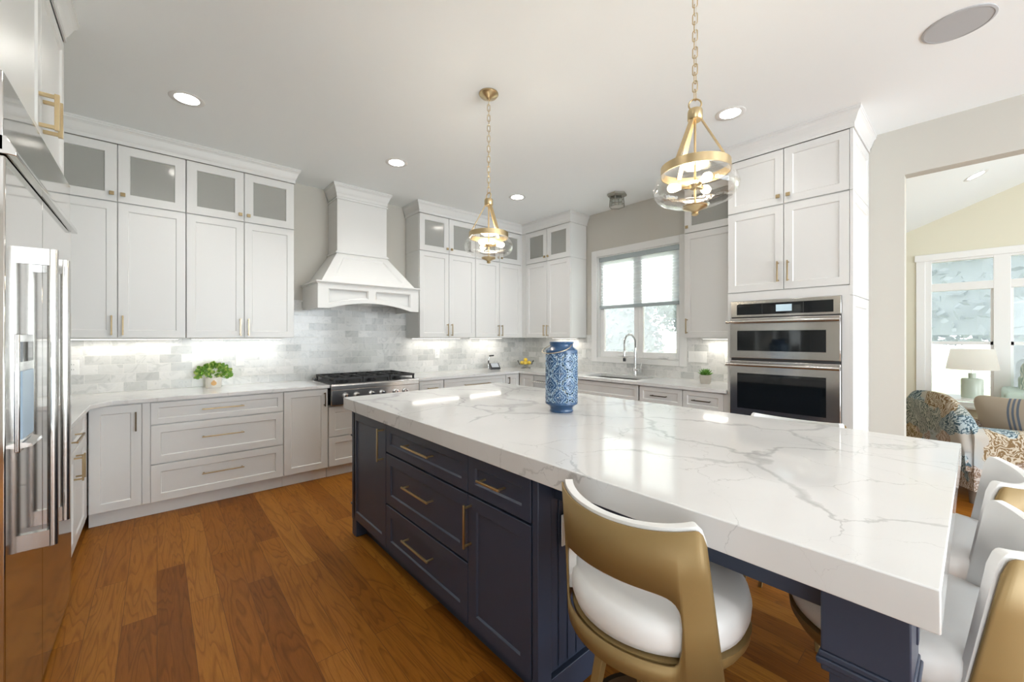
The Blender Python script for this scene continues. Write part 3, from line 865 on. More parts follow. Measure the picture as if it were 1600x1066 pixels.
# ------------------------------------------------------------------ oven tower
tw = thing('oven_cabinet', 'tall white cabinet tower holding the double wall oven', 'cabinet', (TX, TY1, 0), -90)
tW, tD = TY1 - TY0, BX - .0005 - TX
ox0, ox1, oz0, oz1 = .028, .795, .60, 1.70
b = MB().box(0, tW - .02, .0215, tD, .1, U2)
b.build('body', 'white_paint', tw)
MB().box(0, ox0, 0, .021, .1, 1.77).box(ox1, tW - .02, 0, .021, .1, 1.77).box(ox0, ox1, 0, .021, oz1, 1.77).box(ox0, ox1, 0, .021, .57, oz0).build('face_frame', 'white_paint', tw)
MB().box(0, tW, .06, .078, 0, .1).build('toe_kick', 'white_paint', tw)
m = .425
ar = tW - .02
front(tw, 'door', 0, m, 1.775, 2.462, ('v', m - .035, 1.92, .165)); front(tw, 'door', m, ar, 1.775, 2.462, ('v', m + .035, 1.92, .165))
front(tw, 'door', 0, m, 2.468, U2, ('k', m - .035, 2.53)); front(tw, 'door', m, ar, 2.468, U2, ('k', m + .035, 2.53))
front(tw, 'drawer', .0, ar, .105, .565, ('h', tW / 2, .4, .4))
sp = MB()
for a, b2 in ((.0, 1.695), (1.699, 2.462), (2.466, U2)):
    pm_ = MB().panel(.0, tD, a, b2, 0, .0195, .075, .008, .006)
    sp.add([(tW - p[1], p[0], p[2]) for p in pm_.v], pm_.f)
sp.build('side_panel', 'white_paint', tw)
ovn = thing('wall_oven', 'stainless double wall oven with black glass doors', 'oven', (TX, TY1 - ox0 - .002, 0), -90)
oW = ox1 - ox0 - .004
MB().box(.01, oW - .01, .023, .55, oz0 + .01, oz1 - .01).build('body', 'steel', ovn) if False else None
MB().box(0, oW, -.012, .020, 1.562, oz1 - .002).build('control_panel', 'steel', ovn, bevel=.003)
MB().box(.05, oW - .045, -.0135, -.011, 1.58, 1.672).build('control_glass', 'black_glass', ovn)
MB().box(.345, .455, -.0145, -.013, 1.60, 1.655).build('display', 'display', ovn)
MB().box(.245, .247, -.0142, -.013, 1.582, 1.67).box(.53, .532, -.0142, -.013, 1.582, 1.67).build('panel_seam', 'slot_dark', ovn)
MB().box(.006, oW - .006, -.004, .02, 1.552, 1.564).box(.006, oW - .006, -.004, .02, 1.19, 1.212).build('door_gap', 'slot_dark', ovn)
for (a, b2, ga, gb) in ((1.212, 1.552, 1.275, 1.445), (.61, 1.19, .785, 1.085)):
    d = MB().box(0, oW, -.032, .020, a, b2).build('oven_door', 'steel', ovn, bevel=.004)
    MB().box(.06, oW - .085, -.0335, -.031, ga, gb).build('door_glass', 'black_glass', d)
    zh = b2 - .032
    h = MB().tube([(-.012, -.085, zh), (oW + .004, -.085, zh)], .0135, 14)
    for x in (.004, oW - .012): h.box(x - .012, x + .012, -.085, -.030, zh - .014, zh + .014)
    h.build('handle', 'steel', d, smooth=True)

# ------------------------------------------------------------------ refrigerator and cabinet above
FY0, FY1, FX = 1.88, 3.1, -.336
fr = thing('refrigerator', 'built-in stainless side-by-side refrigerator with ice dispenser', 'refrigerator', (FX, FY0, 0), 90)
fw, gap = FY1 - FY0, .512
MB().box(.002, fw - .002, .05, .64, .09, 2.17).build('body', 'steel', fr)
MB().box(.02, fw - .02, .09, .11, 0, .10).build('toe_grille', 'black_plastic', fr)
for a, b2 in ((.0, gap - .002), (gap + .002, fw)):
    MB().box(a, b2, 0, .048, .06, 1.925).build('door', 'fridge_steel', fr, bevel=.004)
MB().box(.0, fw, .004, .048, 1.94, 2.174).prism([(-.022, 1.93), (.02, 1.93), (.02, 1.985), (-.001, 1.985), (-.02, 1.95)], 0, fw, 'x').build('top_grille', 'fridge_steel', fr, bevel=.002)
for x in (gap - .145, gap + .125):
    h = MB().tube([(x, -.046, .625), (x, -.046, 1.712)], .0145, 16)
    for z in (.655, 1.683): h.box(x - .0125, x + .0125, -.046, .002, z - .029, z + .029)
    h.build('handle', 'steel', fr, smooth=True)
ds = MB().box(.13, .32, -.006, .002, 1.02, 1.40).build('dispenser', 'steel', fr, bevel=.003)
MB().box(.145, .305, -.009, -.005, 1.06, 1.28).build('dispenser_recess', 'blue_pale', ds)
MB().box(.15, .30, -.009, -.005, 1.31, 1.375).build('dispenser_controls', 'black_glass', ds)
MB().prism([(-.030, 1.035), (-.005, 1.03), (-.005, 1.05), (-.028, 1.043)], .15, .30, 'x').build('drip_tray', 'steel', ds)
fc = thing('cabinet_over_refrigerator', 'white two-door cabinet above the refrigerator', 'cabinet', (-.362, FY0 - .02, 0), 90)
cwid = FY1 - FY0 + .02
carcass(fc, cwid, .62, 2.18, U2)
m_ = cwid / 2 + .07
front(fc, 'door', 0, m_, 2.182, U2 - .012, ('v', m_ - .04, 2.32, .15), pm='pale_brass'); front(fc, 'door', m_, cwid, 2.182, U2 - .012, ('v', m_ + .04, 2.32, .15), pm='pale_brass')
ep = thing('end_panel', 'white end panel between refrigerator and left countertop', 'panel', (0, 0, 0))
MB().box(CX + .001, -.365, 3.1012, 3.1045, 0, 2.17).build('board', 'white_paint', ep) if False else None
bpy.data.objects.remove(ep)

# ------------------------------------------------------------------ island
IX0, IX1, IY0, IY1, IZ0, IZ1 = 1.01, 2.471, .039, 3.0, .877, .956
isl = thing('kitchen_island', 'navy blue kitchen island cabinet with drawers, panels and corner posts', 'kitchen island', (1.04, 2.91, 0), -90)
# local: x runs toward the photographer, y into the island
iL, iD = 2.91 - 1.075, 1.39
MB().box(.05, iL, .021, iD, .115, IZ0 - .001).build('body', 'navy', isl)
MB().box(.06, iL - .02, .075, iD - .05, 0, .115).build('plinth', 'navy', isl)
x1_, x2_ = 2.91 - 2.346, 2.91 - 1.487
zt = IZ0 - .004
f = dict(m='navy', pm='island_brass')
# end door panel with foot
front(isl, 'door', .012, x1_, .115, zt, ('v', x1_ - .038, .735, .2), **f)
MB().box(-.001, .075, .002, .10, 0, .115).box(-.001, .012, .0, .10, .115, zt).build('foot', 'navy', isl, bevel=.002)
for a, b2 in ((.115, .383), (.388, .692), (.697, zt)):
    front(isl, 'drawer', x1_, x2_, a, b2, ('h', (x1_ + x2_) / 2 - .005, (a + b2) / 2 + (.03 if a < .6 else .01), .285), st=.06 if a < .6 else .048, **f)
front(isl, 'drawer', x2_, iL - .006, .697, zt, ('h', x2_ + .19, .79, .15), st=.05, **f)
front(isl, 'door', x2_, iL - .006, .115, .692, ('v', x2_ + .025, .565, .19), **f)
# far end: scrolled pilaster panel facing the range
pe = MB().panel(.0, iD, .0, zt, 0, .02, .11, .01, .008); 
MB().add([(p[1] + .012, iD - p[0], p[2]) for p in pe.v], pe.f).xform(lambda p: (p[0] + .02, p[1], p[2])).build('end_panel', 'navy', isl)
sc_ = MB()
for yy in (.06, iD - .06):
    sc_.box(-.022, .031, yy - .055, yy + .055, .10, .2).box(-.022, .031, yy - .055, yy + .055, .70, zt).box(-.010, .031, yy - .045, yy + .045, .2, .70)
    sc_.box(-.030, .031, yy - .06, yy + .06, .685, .70).box(-.030, .031, yy - .06, yy + .06, .2, .215)
sc_.build('pilaster', 'navy', isl, bevel=.004)
# beadboard end facing the stools
bd = MB(); nb = 24; bw = (iD - .14) / nb
bd.box(iL + .0005, iL + .012, .07, iD - .07, .11, zt)
for k in range(nb):
    y0 = .07 + k * bw; bd.box(iL + .012, iL + .017, y0 + .004, y0 + bw - .004, .12, zt)
bd.box(iL + .0, iL + .03, .0, .07, 0, zt).box(iL + .0, iL + .03, iD - .07, iD, 0, zt).box(iL + .0, iL + .032, .07, iD - .07, 0, .11)
bd.build('beadboard_end', 'navy', isl, bevel=.002)
MB().box(iL - .02, 2.91 - .075, .10, .125, .775, IZ0 - .001).box(iL - .02, 2.91 - .075, iD - .125, iD - .1, .775, IZ0 - .001).box(2.91 - .19, 2.91 - .165, .10, iD - .1, .775, IZ0 - .001).build('apron', 'navy', isl, bevel=.002)
for y0 in (.008, iD - .148):
    px0, px1 = 2.91 - .215, 2.91 - .078; y1 = y0 + .138
    lg = MB().box(px0, px1, y0, y1, .735, IZ0 - .001)
    for (za, zb_, p) in ((.722, .735, .003), (.708, .722, .007), (.694, .708, .0), (.10, .694, -.012), (.088, .10, .002), (0, .088, .007)):
        lg.box(px0 - p, px1 + p, y0 - p, y1 + p, za, zb_)
    lg.build('post', 'navy', isl, bevel=.003)
st_ = MB().box(IX0, IX1, IY0, IY1, IZ0, IZ1).build('island_countertop', 'quartz', bevel=.003)
tag(st_, 'thick white quartz island top with grey veins', 'countertop')

# ------------------------------------------------------------------ outlets and switches
def plate(loc, rot, label, kind='outlet', gang=1, m='plastic_white'):
    o = thing('wall_outlet' if kind == 'outlet' else 'light_switch', label, 'outlet' if kind == 'outlet' else 'switch', loc, rot)
    w = .037 * gang if gang == 1 else .030 * gang + .01
    MB().box(-w, w, -.006, 0, -.06, .06).build('plate', m, o, bevel=.002)
    for g in range(gang):
        xc = (g - (gang - 1) / 2) * .046
        if kind == 'outlet':
            for z in (-.02, .02):
                s = MB().lathe([(0, 0), (.0165, 0), (.0165, .003), (0, .003)], 20, rot=lambda p, xc=xc, z=z: (xc + p[0], -.006 - p[2], z + p[1])).build('socket', m, o)
                MB().box(xc - .007, xc - .0045, -.0095, -.0088, z - .002, z + .007).box(xc + .0045, xc + .007, -.0095, -.0088, z - .002, z + .006).build('slot', 'slot_dark', s)
        else:
            MB().prism([(-.0075, -.034), (-.011, .034), (-.005, .034), (-.005, -.034)], xc - .016, xc + .016, 'x').build('rocker', m, o)
    return o


yb = AY - .0102
plate((-.515, yb, 1.145), 0, 'white outlet on the tile closest to the refrigerator')
plate((.62, yb, 1.165), 0, 'white switch plate on the tile right of the leafy plant', 'switch')
plate((2.86, yb, 1.165), 0, 'white outlet on the tile right of the rangetop')
xb = BX - .0102
plate((xb, 3.56, 1.165), -90, 'white switch on the tile left of the sink window', 'switch')
plate((xb, 2.0, 1.175), -90, 'wide white switch plate right of the sink window', 'switch', 3)
plate((xb, 1.68, 1.165), -90, 'white outlet on the tile beside the oven tower')
plate((1.20, 1.0445, .65), 0, 'white outlet on the navy island end behind the stool')

# ------------------------------------------------------------------ under-cabinet light bars
def bar(loc, rot, ln, label, power=1.15):
    o = thing('under_cabinet_light', label, 'light', loc, rot, 'under-cabinet light bars')
    MB().box(-ln / 2, ln / 2, -.022, .022, -.012, 0).build('housing', 'plastic_white', o)
    MB().box(-ln / 2 + .01, ln / 2 - .01, -.014, .014, -.0145, -.012).build('diffuser', 'strip_on', o)
    area('bar_light', (0, 0, -.02), (0, 0, 0), ln - .04, .02, power, (1, .94, .84), o)


zb = U0 - .0005
bar((-.22, 4.72, zb), 0, .74, 'light bar under the wall cabinet beside the refrigerator')
bar((.60, 4.72, zb), 0, .74, 'light bar under the wall cabinet left of the hood')
bar((2.80, 4.72, zb), 0, .74, 'light bar under the wall cabinet right of the hood')
bar((3.62, 4.72, zb), 0, .6, 'light bar under the range-wall cabinet next to the corner')
bar((4.35, 3.85, zb), -90, .45, 'light bar under the wall cabinet left of the window')
bar((4.35, 1.72, zb), -90, .38, 'light bar under the wall cabinet right of the window')

# ------------------------------------------------------------------ ceiling fixtures
def can(loc, label, power=29):
    o = thing('recessed_light', label, 'ceiling light', loc, 0, 'recessed ceiling lights')
    MB().lathe([(.068, -.001), (.098, -.004), (.102, -.001), (.102, .0), (.068, .0)], 40, close=True).build('trim_ring', 'trim_white', o, smooth=True)
    MB().lathe([(0, -.0015), (.069, -.0015)], 40).build('lens', 'lamp_on', o)
    l = bpy.data.lights.new('can_light', 'SPOT'); l.energy = power; l.spot_size = R(140); l.spot_blend = .8; l.shadow_soft_size = .06; l.color = (1, .98, .95)
    q = bpy.data.objects.new('can_light', l); q.location = (0, 0, -.03); COL.objects.link(q); q.parent = o
    return o


zc = CEIL - .0003
can((.157, 3.62, zc), 'recessed ceiling light above the left cabinets, brightest at left')
can((1.715, 3.63, zc), 'recessed ceiling light in front of the range hood')
can((3.215, 3.58, zc), 'recessed ceiling light near the room corner behind the far pendant')
can((3.20, 1.20, zc), 'recessed ceiling light in front of the oven tower', 8)
for q, lab in (((.157, 1.20), 'added recessed light out of view above the refrigerator aisle'), ((.157, -1.30), 'added recessed light out of view behind the camera, left'),
               ((1.70, -1.50), 'added recessed light out of view behind the island stools'), ((3.20, -1.30), 'added recessed light out of view beside the wide opening')): can((*q, zc), lab, 18)  # extra unseen ceiling lights, added to brighten the room
sp_ = thing('ceiling_speaker', 'round grey in-ceiling speaker at upper right', 'speaker', (3.2, .062, zc))
MB().lathe([(0, -.004), (.128, -.004), (.128, -.002), (0, -.002)], 48).build('grille', 'speaker_grille', sp_, smooth=True)
MB().lathe([(.128, -.001), (.128, -.006), (.138, -.004), (.139, 0), (.128, 0)], 48, close=True).build('rim', 'speaker_grille', sp_, smooth=True)
fm = thing('flush_ceiling_light', 'small bronze cage lantern on the ceiling above the sink', 'ceiling light', (4.02, 2.745, zc), 20)
MB().lathe([(0, 0), (.115, 0), (.115, -.018), (.09, -.03), (.0, -.03)], 6).build('canopy', 'weathered', fm)
MB().lathe([(.075, -.03), (.085, -.145), (0, -.147)], 6).build('glass', 'lantern_glass', fm)
cg = MB()
for k in range(6):
    a = 2 * pi * k / 6; cg.tube([(.078 * cos(a), .078 * sin(a), -.028), (.088 * cos(a), .088 * sin(a), -.148)], .004, 6)
for rr, z in ((.081, -.07), (.086, -.12), (.088, -.148)): cg.tube([(rr * cos(2 * pi * k / 6), rr * sin(2 * pi * k / 6), z) for k in range(6)], .0035, 6, True)
cg.build('cage', 'weathered', fm)

# ------------------------------------------------------------------ pendants
def pendant(loc, label):
    o = thing('pendant_light', label, 'pendant light', loc, 0, 'brass pendants over the island')
    T = 1.893 - CEIL            # local z of the finial tip
    Z = lambda z: z - CEIL
    MB().lathe([(0, 0), (.065, 0), (.066, -.008), (.055, -.022), (.02, -.034), (.012, -.045), (0, -.045)], 36).build('canopy', 'pale_brass', o, smooth=True)
    chn = MB(); z = -.045; k = 0; L = .046
    end = Z(2.375)
    n = int((z - end) / (L - .012)); stp = (z - end) / n
    for k in range(n):
        zc_ = z - stp * (k + .5); hh, ww = stp / 2 + .006, .0095; a = k % 2
        lp = [(ww * cos(q) * (1 - a), ww * cos(q) * a, zc_ + (hh - ww) * (1 if sin(q) > 0 else -1) + ww * sin(q)) for q in [2 * pi * (i + .5) / 14 for i in range(14)]]
        chn.tube(lp, .0022, 5, True)
    chn.build('chain', 'pale_brass', o, smooth=True)
    MB().tube([(.004, .003, -.04), (-.004, .002, Z(2.7)), (.003, -.003, Z(2.40))], .0018, 5).build('cord', 'plastic_white', o, smooth=True)
    MB().tube([(.021 * cos(q), .012 * cos(q), Z(2.352) + .023 * sin(q)) for q in [2 * pi * i / 24 for i in range(24)]], .0035, 8, True).build('loop', 'pale_brass', o, smooth=True)
    MB().lathe([(0, Z(2.330)), (.027, Z(2.330)), (.029, Z(2.322)), (.029, Z(2.29)), (.024, Z(2.285)), (0, Z(2.285))], 28).build('hub', 'pale_brass', o, smooth=True)
    RR = .134; zr0, zr1 = Z(2.065), Z(2.10)
    for k in range(3):
        a = R(200 + 120 * k); c_, s_ = cos(a), sin(a)
        m = MB(); p0, p1 = (.022, Z(2.29)), (RR - .004, zr1 - .01)
        wv = .010; vs = []
        for (r, z) in (p0, p1):
            for s1 in (-1, 1):
                for t1 in (-.0025, .0025): vs.append(((r + t1) * c_ - s1 * wv * s_, (r + t1) * s_ + s1 * wv * c_, z))
        m.add(vs, [(0, 1, 3, 2), (4, 6, 7, 5), (0, 2, 6, 4), (1, 5, 7, 3), (0, 4, 5, 1), (2, 3, 7, 6)])
        m.build('strap', 'pale_brass', o)
    MB().lathe([(RR - .004, zr0), (RR, zr0), (RR, zr1), (RR - .004, zr1)], 56, close=True).build('ring', 'pale_brass', o, smooth=True)
    MB().tube([(0, 0, Z(2.29)), (0, 0, Z(1.925))], .0045, 10).build('stem', 'pale_brass', o, smooth=True)
    prof = [(RR - .006, 2.075), (RR + .006, 2.06), (.158, 2.035), (.166, 2.01), (.162, 1.985), (.145, 1.962), (.112, 1.948), (.075, 1.942), (.055, 1.936), (.05, 1.925), (.03, 1.922)]
    MB().lathe([(r, Z(z)) for r, z in prof], 56).build('glass_bowl', 'seeded_glass', o, smooth=True).data
    MB().lathe([(0, Z(1.932)), (.05, Z(1.932)), (.046, Z(1.924)), (.018, Z(1.914)), (.013, Z(1.908)), (.011, Z(1.903)), (.014, Z(1.898)), (.008, Z(1.893)), (0, Z(1.893))], 28).build('finial', 'pale_brass', o, smooth=True)
    MB().lathe([(0, Z(2.03)), (.02, Z(2.03)), (.026, Z(2.02)), (.02, Z(2.005)), (0, Z(2.005))], 20).build('cluster', 'pale_brass', o, smooth=True)
    for k in range(3):
        a = R(20 + 120 * k); c_, s_ = cos(a), sin(a)
        s = MB().tube([(.018 * c_, .018 * s_, Z(2.017)), (.052 * c_, .052 * s_, Z(2.02))], .010, 12).build('socket', 'pale_brass', o, smooth=True)
        q = lambda p, c_=c_, s_=s_: (c_ * p[2] - s_ * p[0], s_ * p[2] + c_ * p[0], Z(2.02) + p[1])
        MB().lathe([(0, .052), (.010, .054), (.015, .068), (.019, .084), (.016, .098), (.008, .106), (0, .108)], 18, rot=q).build('bulb', 'bulb_on', s, smooth=True)
    l = bpy.data.lights.new('pendant_glow', 'POINT'); l.energy = 11; l.color = (1, .88, .72); l.shadow_soft_size = .06
    q = bpy.data.objects.new('pendant_glow', l); q.location = (0, 0, Z(2.045)); COL.objects.link(q); q.parent = o
    return o


p1 = pendant((1.70, 2.185, CEIL - .0005), 'brass pendant with seeded glass bowl, hanging farther over the island toward the range')
p1.rotation_euler = (0, 0, R(60))
dup(p1, (1.675, .765, CEIL - .0005), 95, 'brass pendant with seeded glass bowl, hanging nearer and in front of the oven tower')

# ------------------------------------------------------------------ stools
def stool(loc, rot, label):
    """faces local +y; origin under the seat centre"""
    o = thing('bar_stool', label, 'bar stool', loc, rot, 'white and gold stools around the island')
    A, B, PM = .245, .243, R(68)
    ST, SB = .742, .642
    def plan(u, z, d=0):
        ph = u * PM; t = min(1, max(0, (z - .60)) / .36)
        xb, yb_ = (A + d) * sin(ph), -(B + d) * cos(ph) + .012
        k = (1 - cos(ph)) / (1 - cos(PM))
        xt, yt = (.212 + d) * sin(ph) / sin(PM), -.224 - d + .080 * k
        return (xb + (xt - xb) * t, yb_ + (yt - yb_) * t, z)
    us = sorted(set([-1 + 2 * i / 60 for i in range(61)] + [s * (.66 + .0025 * k) for s in (-1, 1) for k in range(9)]))
    UH = .68
    def hole(u, top):
        q = abs(u) / UH
        mid = .728
        if q >= 1: return mid
        e = (1 - q ** 9) ** (1 / 3.0)
        return mid + (.070 + .010 * cos(u * pi / 2)) * e if top else mid - .088 * (1 - q ** 30)
    def ztop(u):
        q = abs(u); e = (1 - min(1, max(0, (q - .87) / .13)) ** 2.4)
        return .922 + .038 * sqrt(max(0, e)) - .024 * cos(u * pi / 2) + .004
    def zbot(u): return .592 + .012 * abs(u) ** 2
    def sheet(mb, d, inset=0.0, lo=None):
        vs, fs = [], []
        for u in us:
            lo_z = zbot(u) if lo is None else lo
            for z in (lo_z, max(lo_z + .002, hole(u, False)), hole(u, True) - inset, hole(u, True) * .5 + ztop(u) * .5, ztop(u) + inset): vs.append(plan(u * (1 + inset * .8), z, d))
        for i in range(len(us) - 1):
            a, b = 5 * i, 5 * i + 5
            fs += [(a, b, b + 1, a + 1), (a + 2, b + 2, b + 3, a + 3), (a + 3, b + 3, b + 4, a + 4)]
        return mb.add(vs, fs)
    s1 = sheet(MB(), 0).build('back_shell', 'gold_shell', o, smooth=True, weld=True)
    q = s1.modifiers.new('solid', 'SOLIDIFY'); q.thickness = .006; q.offset = 0
    # padded lining just inside the shell, its edge standing a little proud
    pad = MB(); vs, fs = [], []
    lo = .66
    for u in us:
        h = hole(u, True)
        low = h - .006 if abs(u) < UH - .001 else lo
        if abs(u) < UH: low = max(lo, h - .006)
        for z in (low, low + .02, (low + ztop(u)) / 2, ztop(u) - .012, ztop(u) + .008): vs.append(plan(u * 1.012, z, -.014))
    for i in range(len(us) - 1):
        for j in range(4):
            a = 5 * i + j; fs.append((a, a + 5, a + 6, a + 1))
    p_ = pad.add(vs, fs).build('back_pad', 'leather', o, smooth=True)
    q = p_.modifiers.new('solid', 'SOLIDIFY'); q.thickness = .022; q.offset = 0
    b = p_.modifiers.new('bev', 'BEVEL'); b.width = .009; b.segments = 3; b.limit_method = 'ANGLE'; b.angle_limit = R(50)
    # round seat cushion, slightly deeper toward the front
    prof = [(0, SB), (.215, SB), (.230, SB + .008), (.238, SB + .03), (.240, SB + .055), (.234, SB + .08), (.215, ST - .006), (.18, ST), (.10, ST + .004), (0, ST + .006)]
    MB().lathe(prof, 56).xform(lambda p: (p[0] * .985, p[1] * 1.03 + .02, p[2])).build('seat_cushion', 'leather', o, smooth=True)
    MB().lathe([(0, SB - .05), (.19, SB - .05), (.222, SB - .04), (.234, SB - .02), (.236, SB - .0005), (0, SB - .0005)], 48).xform(lambda p: (p[0], p[1] * 1.03 + .02, p[2])).build('seat_pan', 'gold_shell', o, smooth=True)
    for k in range(4):
        a = R(45 + 90 * k); c_, s_ = cos(a), sin(a)
        MB().tube([(.13 * c_, .13 * s_ + .015, SB - .049), (.235 * c_, .235 * s_ + .01, .0)], [.021, .012], 4).build('leg', 'gold_shell', o, bevel=.002)
    rr = .13 + (.235 - .13) * (SB - .049 - .26) / (SB - .049) + .004
    MB().lathe([(rr - .008, .245), (rr + .008, .245), (rr + .008, .27), (rr - .008, .27)], 56, (0, .013, 0), close=True).build('foot_ring', 'dark_bronze', o, smooth=True)
    return o


s0 = stool((1.06, .605, 0), -91, 'white and gold stool on the near long side of the island, back turned')
dup(s0, (1.45, .105, 0), 0, 'white and gold stool at the island end, nearer the bottom right corner')
dup(s0, (2.035, .10, 0), 0, 'white and gold stool at the island end, farther one below the armchair')
dup(s0, (2.372, .625, 0), 90, 'white stool across the island in front of the ovens, only its top edge showing')

# ------------------------------------------------------------------ blue lantern
la = thing('ceramic_lantern', 'blue pierced ceramic lantern standing on the island', 'lantern', (1.785, 1.60, IZ1))
RB = .0945; HB0, HB1 = .048, .352
NU_, NV_ = 192, 120
def kind(u, v):
    ci = 2 * pi * RB / 5; z = HB0 + (HB1 - HB0) * v; s = u * 2 * pi * RB
    best = 0
    if z < HB0 + .012 or z > HB1 - .012: return 1 if (z < HB0 + .010 or z > HB1 - .010) and int(s / .0055) % 2 == 0 and False else 0
    for row in range(-1, 6):
        zc_ = .092 + row * .068; off = (row % 2) * ci / 2
        a = ((s - off + ci / 2) % ci) - ci / 2; b = z - zc_
        a /= .056; b /= .062
        rho = sqrt(a * a + b * b); th = math.atan2(b, a); dm = abs(a) + abs(b)
        if rho < .40 and rho > .06:
            k = abs(cos(2 * th)); lim = .05 + .8 * (rho - .06) * (.42 - rho) * 8
            d = 1.15 * abs(((th + pi / 4) % (pi / 2)) - pi / 4) * rho
            if d < .055 * (1 - abs(rho - .23) / .2): best = max(best, 2)
            elif d < .085 * (1 - abs(rho - .23) / .22): best = max(best, 1)
        if .50 < dm < .62 and rho < .62:
            ph = (b - a if a * b > 0 else a + b)
            best = max(best, 1 if (ph * 9) % 1 < .5 else 0)
        if .70 < rho < .96 and abs(b) < .95:
            ph = (th / (2 * pi) * 18) % 1
            if abs(ph - .5) < .22 and .74 < rho < .91: best = max(best, 2)
            elif abs(ph - .5) < .33: best = max(best, 1)
    return best


lm = MB()
vs = []
for j in range(NV_ + 1):
    for i in range(NU_):
        a = 2 * pi * i / NU_; z = HB0 + (HB1 - HB0) * j / NV_; vs.append((RB * cos(a), RB * sin(a), z))
f0, f1 = [], []
for j in range(NV_):
    for i in range(NU_):
        k = kind((i + .5) / NU_, (j + .5) / NV_)
        q = (j * NU_ + i, j * NU_ + (i + 1) % NU_, (j + 1) * NU_ + (i + 1) % NU_, (j + 1) * NU_ + i)
        if k == 0: f0.append(q)
        elif k == 1: f1.append(q)
lm.add(vs, f0, 0); n0 = len(lm.f)
for q in f1: lm.f.append(list(q)); lm.mi.append(1)
lo_ = lm.build('pierced_body', ['blue_ceramic', 'blue_pale'], la, smooth=True)
q = lo_.modifiers.new('solid', 'SOLIDIFY'); q.thickness = .004; q.offset = -1
MB().lathe([(0, 0), (.066, 0), (.069, .006), (.066, .014), (.068, .028), (.0945, .049), (.090, .049), (.06, .026), (.0, .02)], 64).build('foot', 'blue_ceramic', la, smooth=True)
MB().lathe([(.0945, .351), (.094, .358), (.070, .376), (.067, .382), (.068, .396), (.072, .402), (.070, .407), (.063, .405), (.062, .38), (.086, .356)], 64, close=True).build('neck', 'blue_ceramic', la, smooth=True)
hp = []
for i in range(33):
    t = pi * i / 32; rr = .0735 + .052 * sin(t); an_ = R(92) + t
    hp.append((rr * cos(an_), rr * sin(an_), .392 - .05 * sin(t)))
MB().tube(hp, .0026, 8).build('wire_handle', 'wire', la, smooth=True)

# ------------------------------------------------------------------ plants, bowl, device on the counters
def foliage(n, rx, rz, zc, size, rnd, squash=.6):
    mb = MB()
    for _ in range(n):
        a = rnd.uniform(0, 2 * pi); e = rnd.uniform(-.25, 1) * pi / 2; q = rnd.uniform(.55, 1) ** .6
        p = mu.Vector((rx * cos(a) * cos(e) * q, rx * sin(a) * cos(e) * q, zc + rz * sin(e) * q))
        d = mu.Vector((cos(a) * cos(e), sin(a) * cos(e), sin(e) + .35)).normalized()
        d = (d + mu.Vector((rnd.gauss(0, .35), rnd.gauss(0, .35), rnd.gauss(0, .3)))).normalized()
        s = d.cross(mu.Vector((rnd.gauss(0, 1), rnd.gauss(0, 1), rnd.gauss(0, 1)))).normalized(); nn = d.cross(s)
        L_ = size * rnd.uniform(.7, 1.25); w = L_ * squash * .5
        pts = [p, p + d * L_ * .35 + s * w, p + d * L_ * .75 + s * w * .8, p + d * L_ + nn * L_ * .08, p + d * L_ * .75 - s * w * .8, p + d * L_ * .35 - s * w, p + d * L_ * .5 - nn * L_ * .08]
        mb.add(pts, [(0, 1, 6), (1, 2, 6), (2, 3, 6), (3, 4, 6), (4, 5, 6), (5, 0, 6)], rnd.choice((0, 0, 1)))
    return mb


rnd = random.Random(3)
pt = thing('potted_plant', 'bushy green plant in a white printed pot left of the rangetop', 'potted plant', (.395, 4.66, CT))
MB().lathe([(0, 0), (.056, 0), (.060, .006), (.064, .095), (.060, .097), (.056, .088), (0, .085)], 40).build('pot', 'pot_white', pt, smooth=True)
MB().lathe([(0, 0), (.021, 0), (.021, .003), (0, .003)], 20, rot=lambda p: (-.004 + p[0], -.0612 - p[2], .045 + p[1])).box(-.012, .004, -.066, -.062, .066, .072).build('printed_fruit', 'pot_orange', pt)
foliage(330, .125, .085, .125, .034, rnd, .8).build('foliage', ['leaf', 'leaf_pale'], pt)
st = MB()
for k in range(14):
    a = rnd.uniform(0, 2 * pi); st.tube([(.02 * cos(a), .02 * sin(a), .08), (.08 * cos(a), .08 * sin(a), .15)], .002, 5)
st.build('stem', 'leaf', pt)
pt = thing('succulent', 'small green succulent in a grey pot near the ovens', 'potted plant', (4.16, 1.795, CT))
MB().lathe([(0, 0), (.043, 0), (.050, .02), (.055, .06), (.054, .088), (.049, .088), (.047, .078), (0, .076)], 36).build('pot', 'pot_grey', pt, smooth=True)
lf = MB()
for ring, (n, tilt, L_) in enumerate(((10, 25, .075), (9, 48, .08), (7, 68, .078), (5, 82, .07))):
    for k in range(n):
        a = 2 * pi * k / n + ring * .4; tl = R(tilt); d = mu.Vector((cos(a) * cos(tl), sin(a) * cos(tl), sin(tl))); s = mu.Vector((-sin(a), cos(a), 0)); nn = d.cross(s)
        p = mu.Vector((cos(a) * .012, sin(a) * .012, .082)); w = .011
        lf.add([p, p + d * L_ * .5 + s * w, p + d * L_, p + d * L_ * .5 - s * w, p + d * L_ * .45 + nn * .006, p + d * L_ * .45 - nn * .006], [(0, 1, 4), (1, 2, 4), (2, 3, 4), (3, 0, 4), (1, 0, 5), (2, 1, 5), (3, 2, 5), (0, 3, 5)])
lf.build('leaves', 'leaf_succulent', pt, smooth=True)
bw = thing('glass_bowl', 'footed glass bowl of lemons in the counter corner', 'bowl', (4.21, 4.50, CT))
MB().lathe([(0, 0), (.075, 0), (.072, .012), (.04, .022), (.045, .03), (.10, .055), (.128, .115), (.125, .115), (.096, .060), (.0, .036)], 44).build('bowl', 'bowl_glass', bw, smooth=True)
k = 0
lem = None
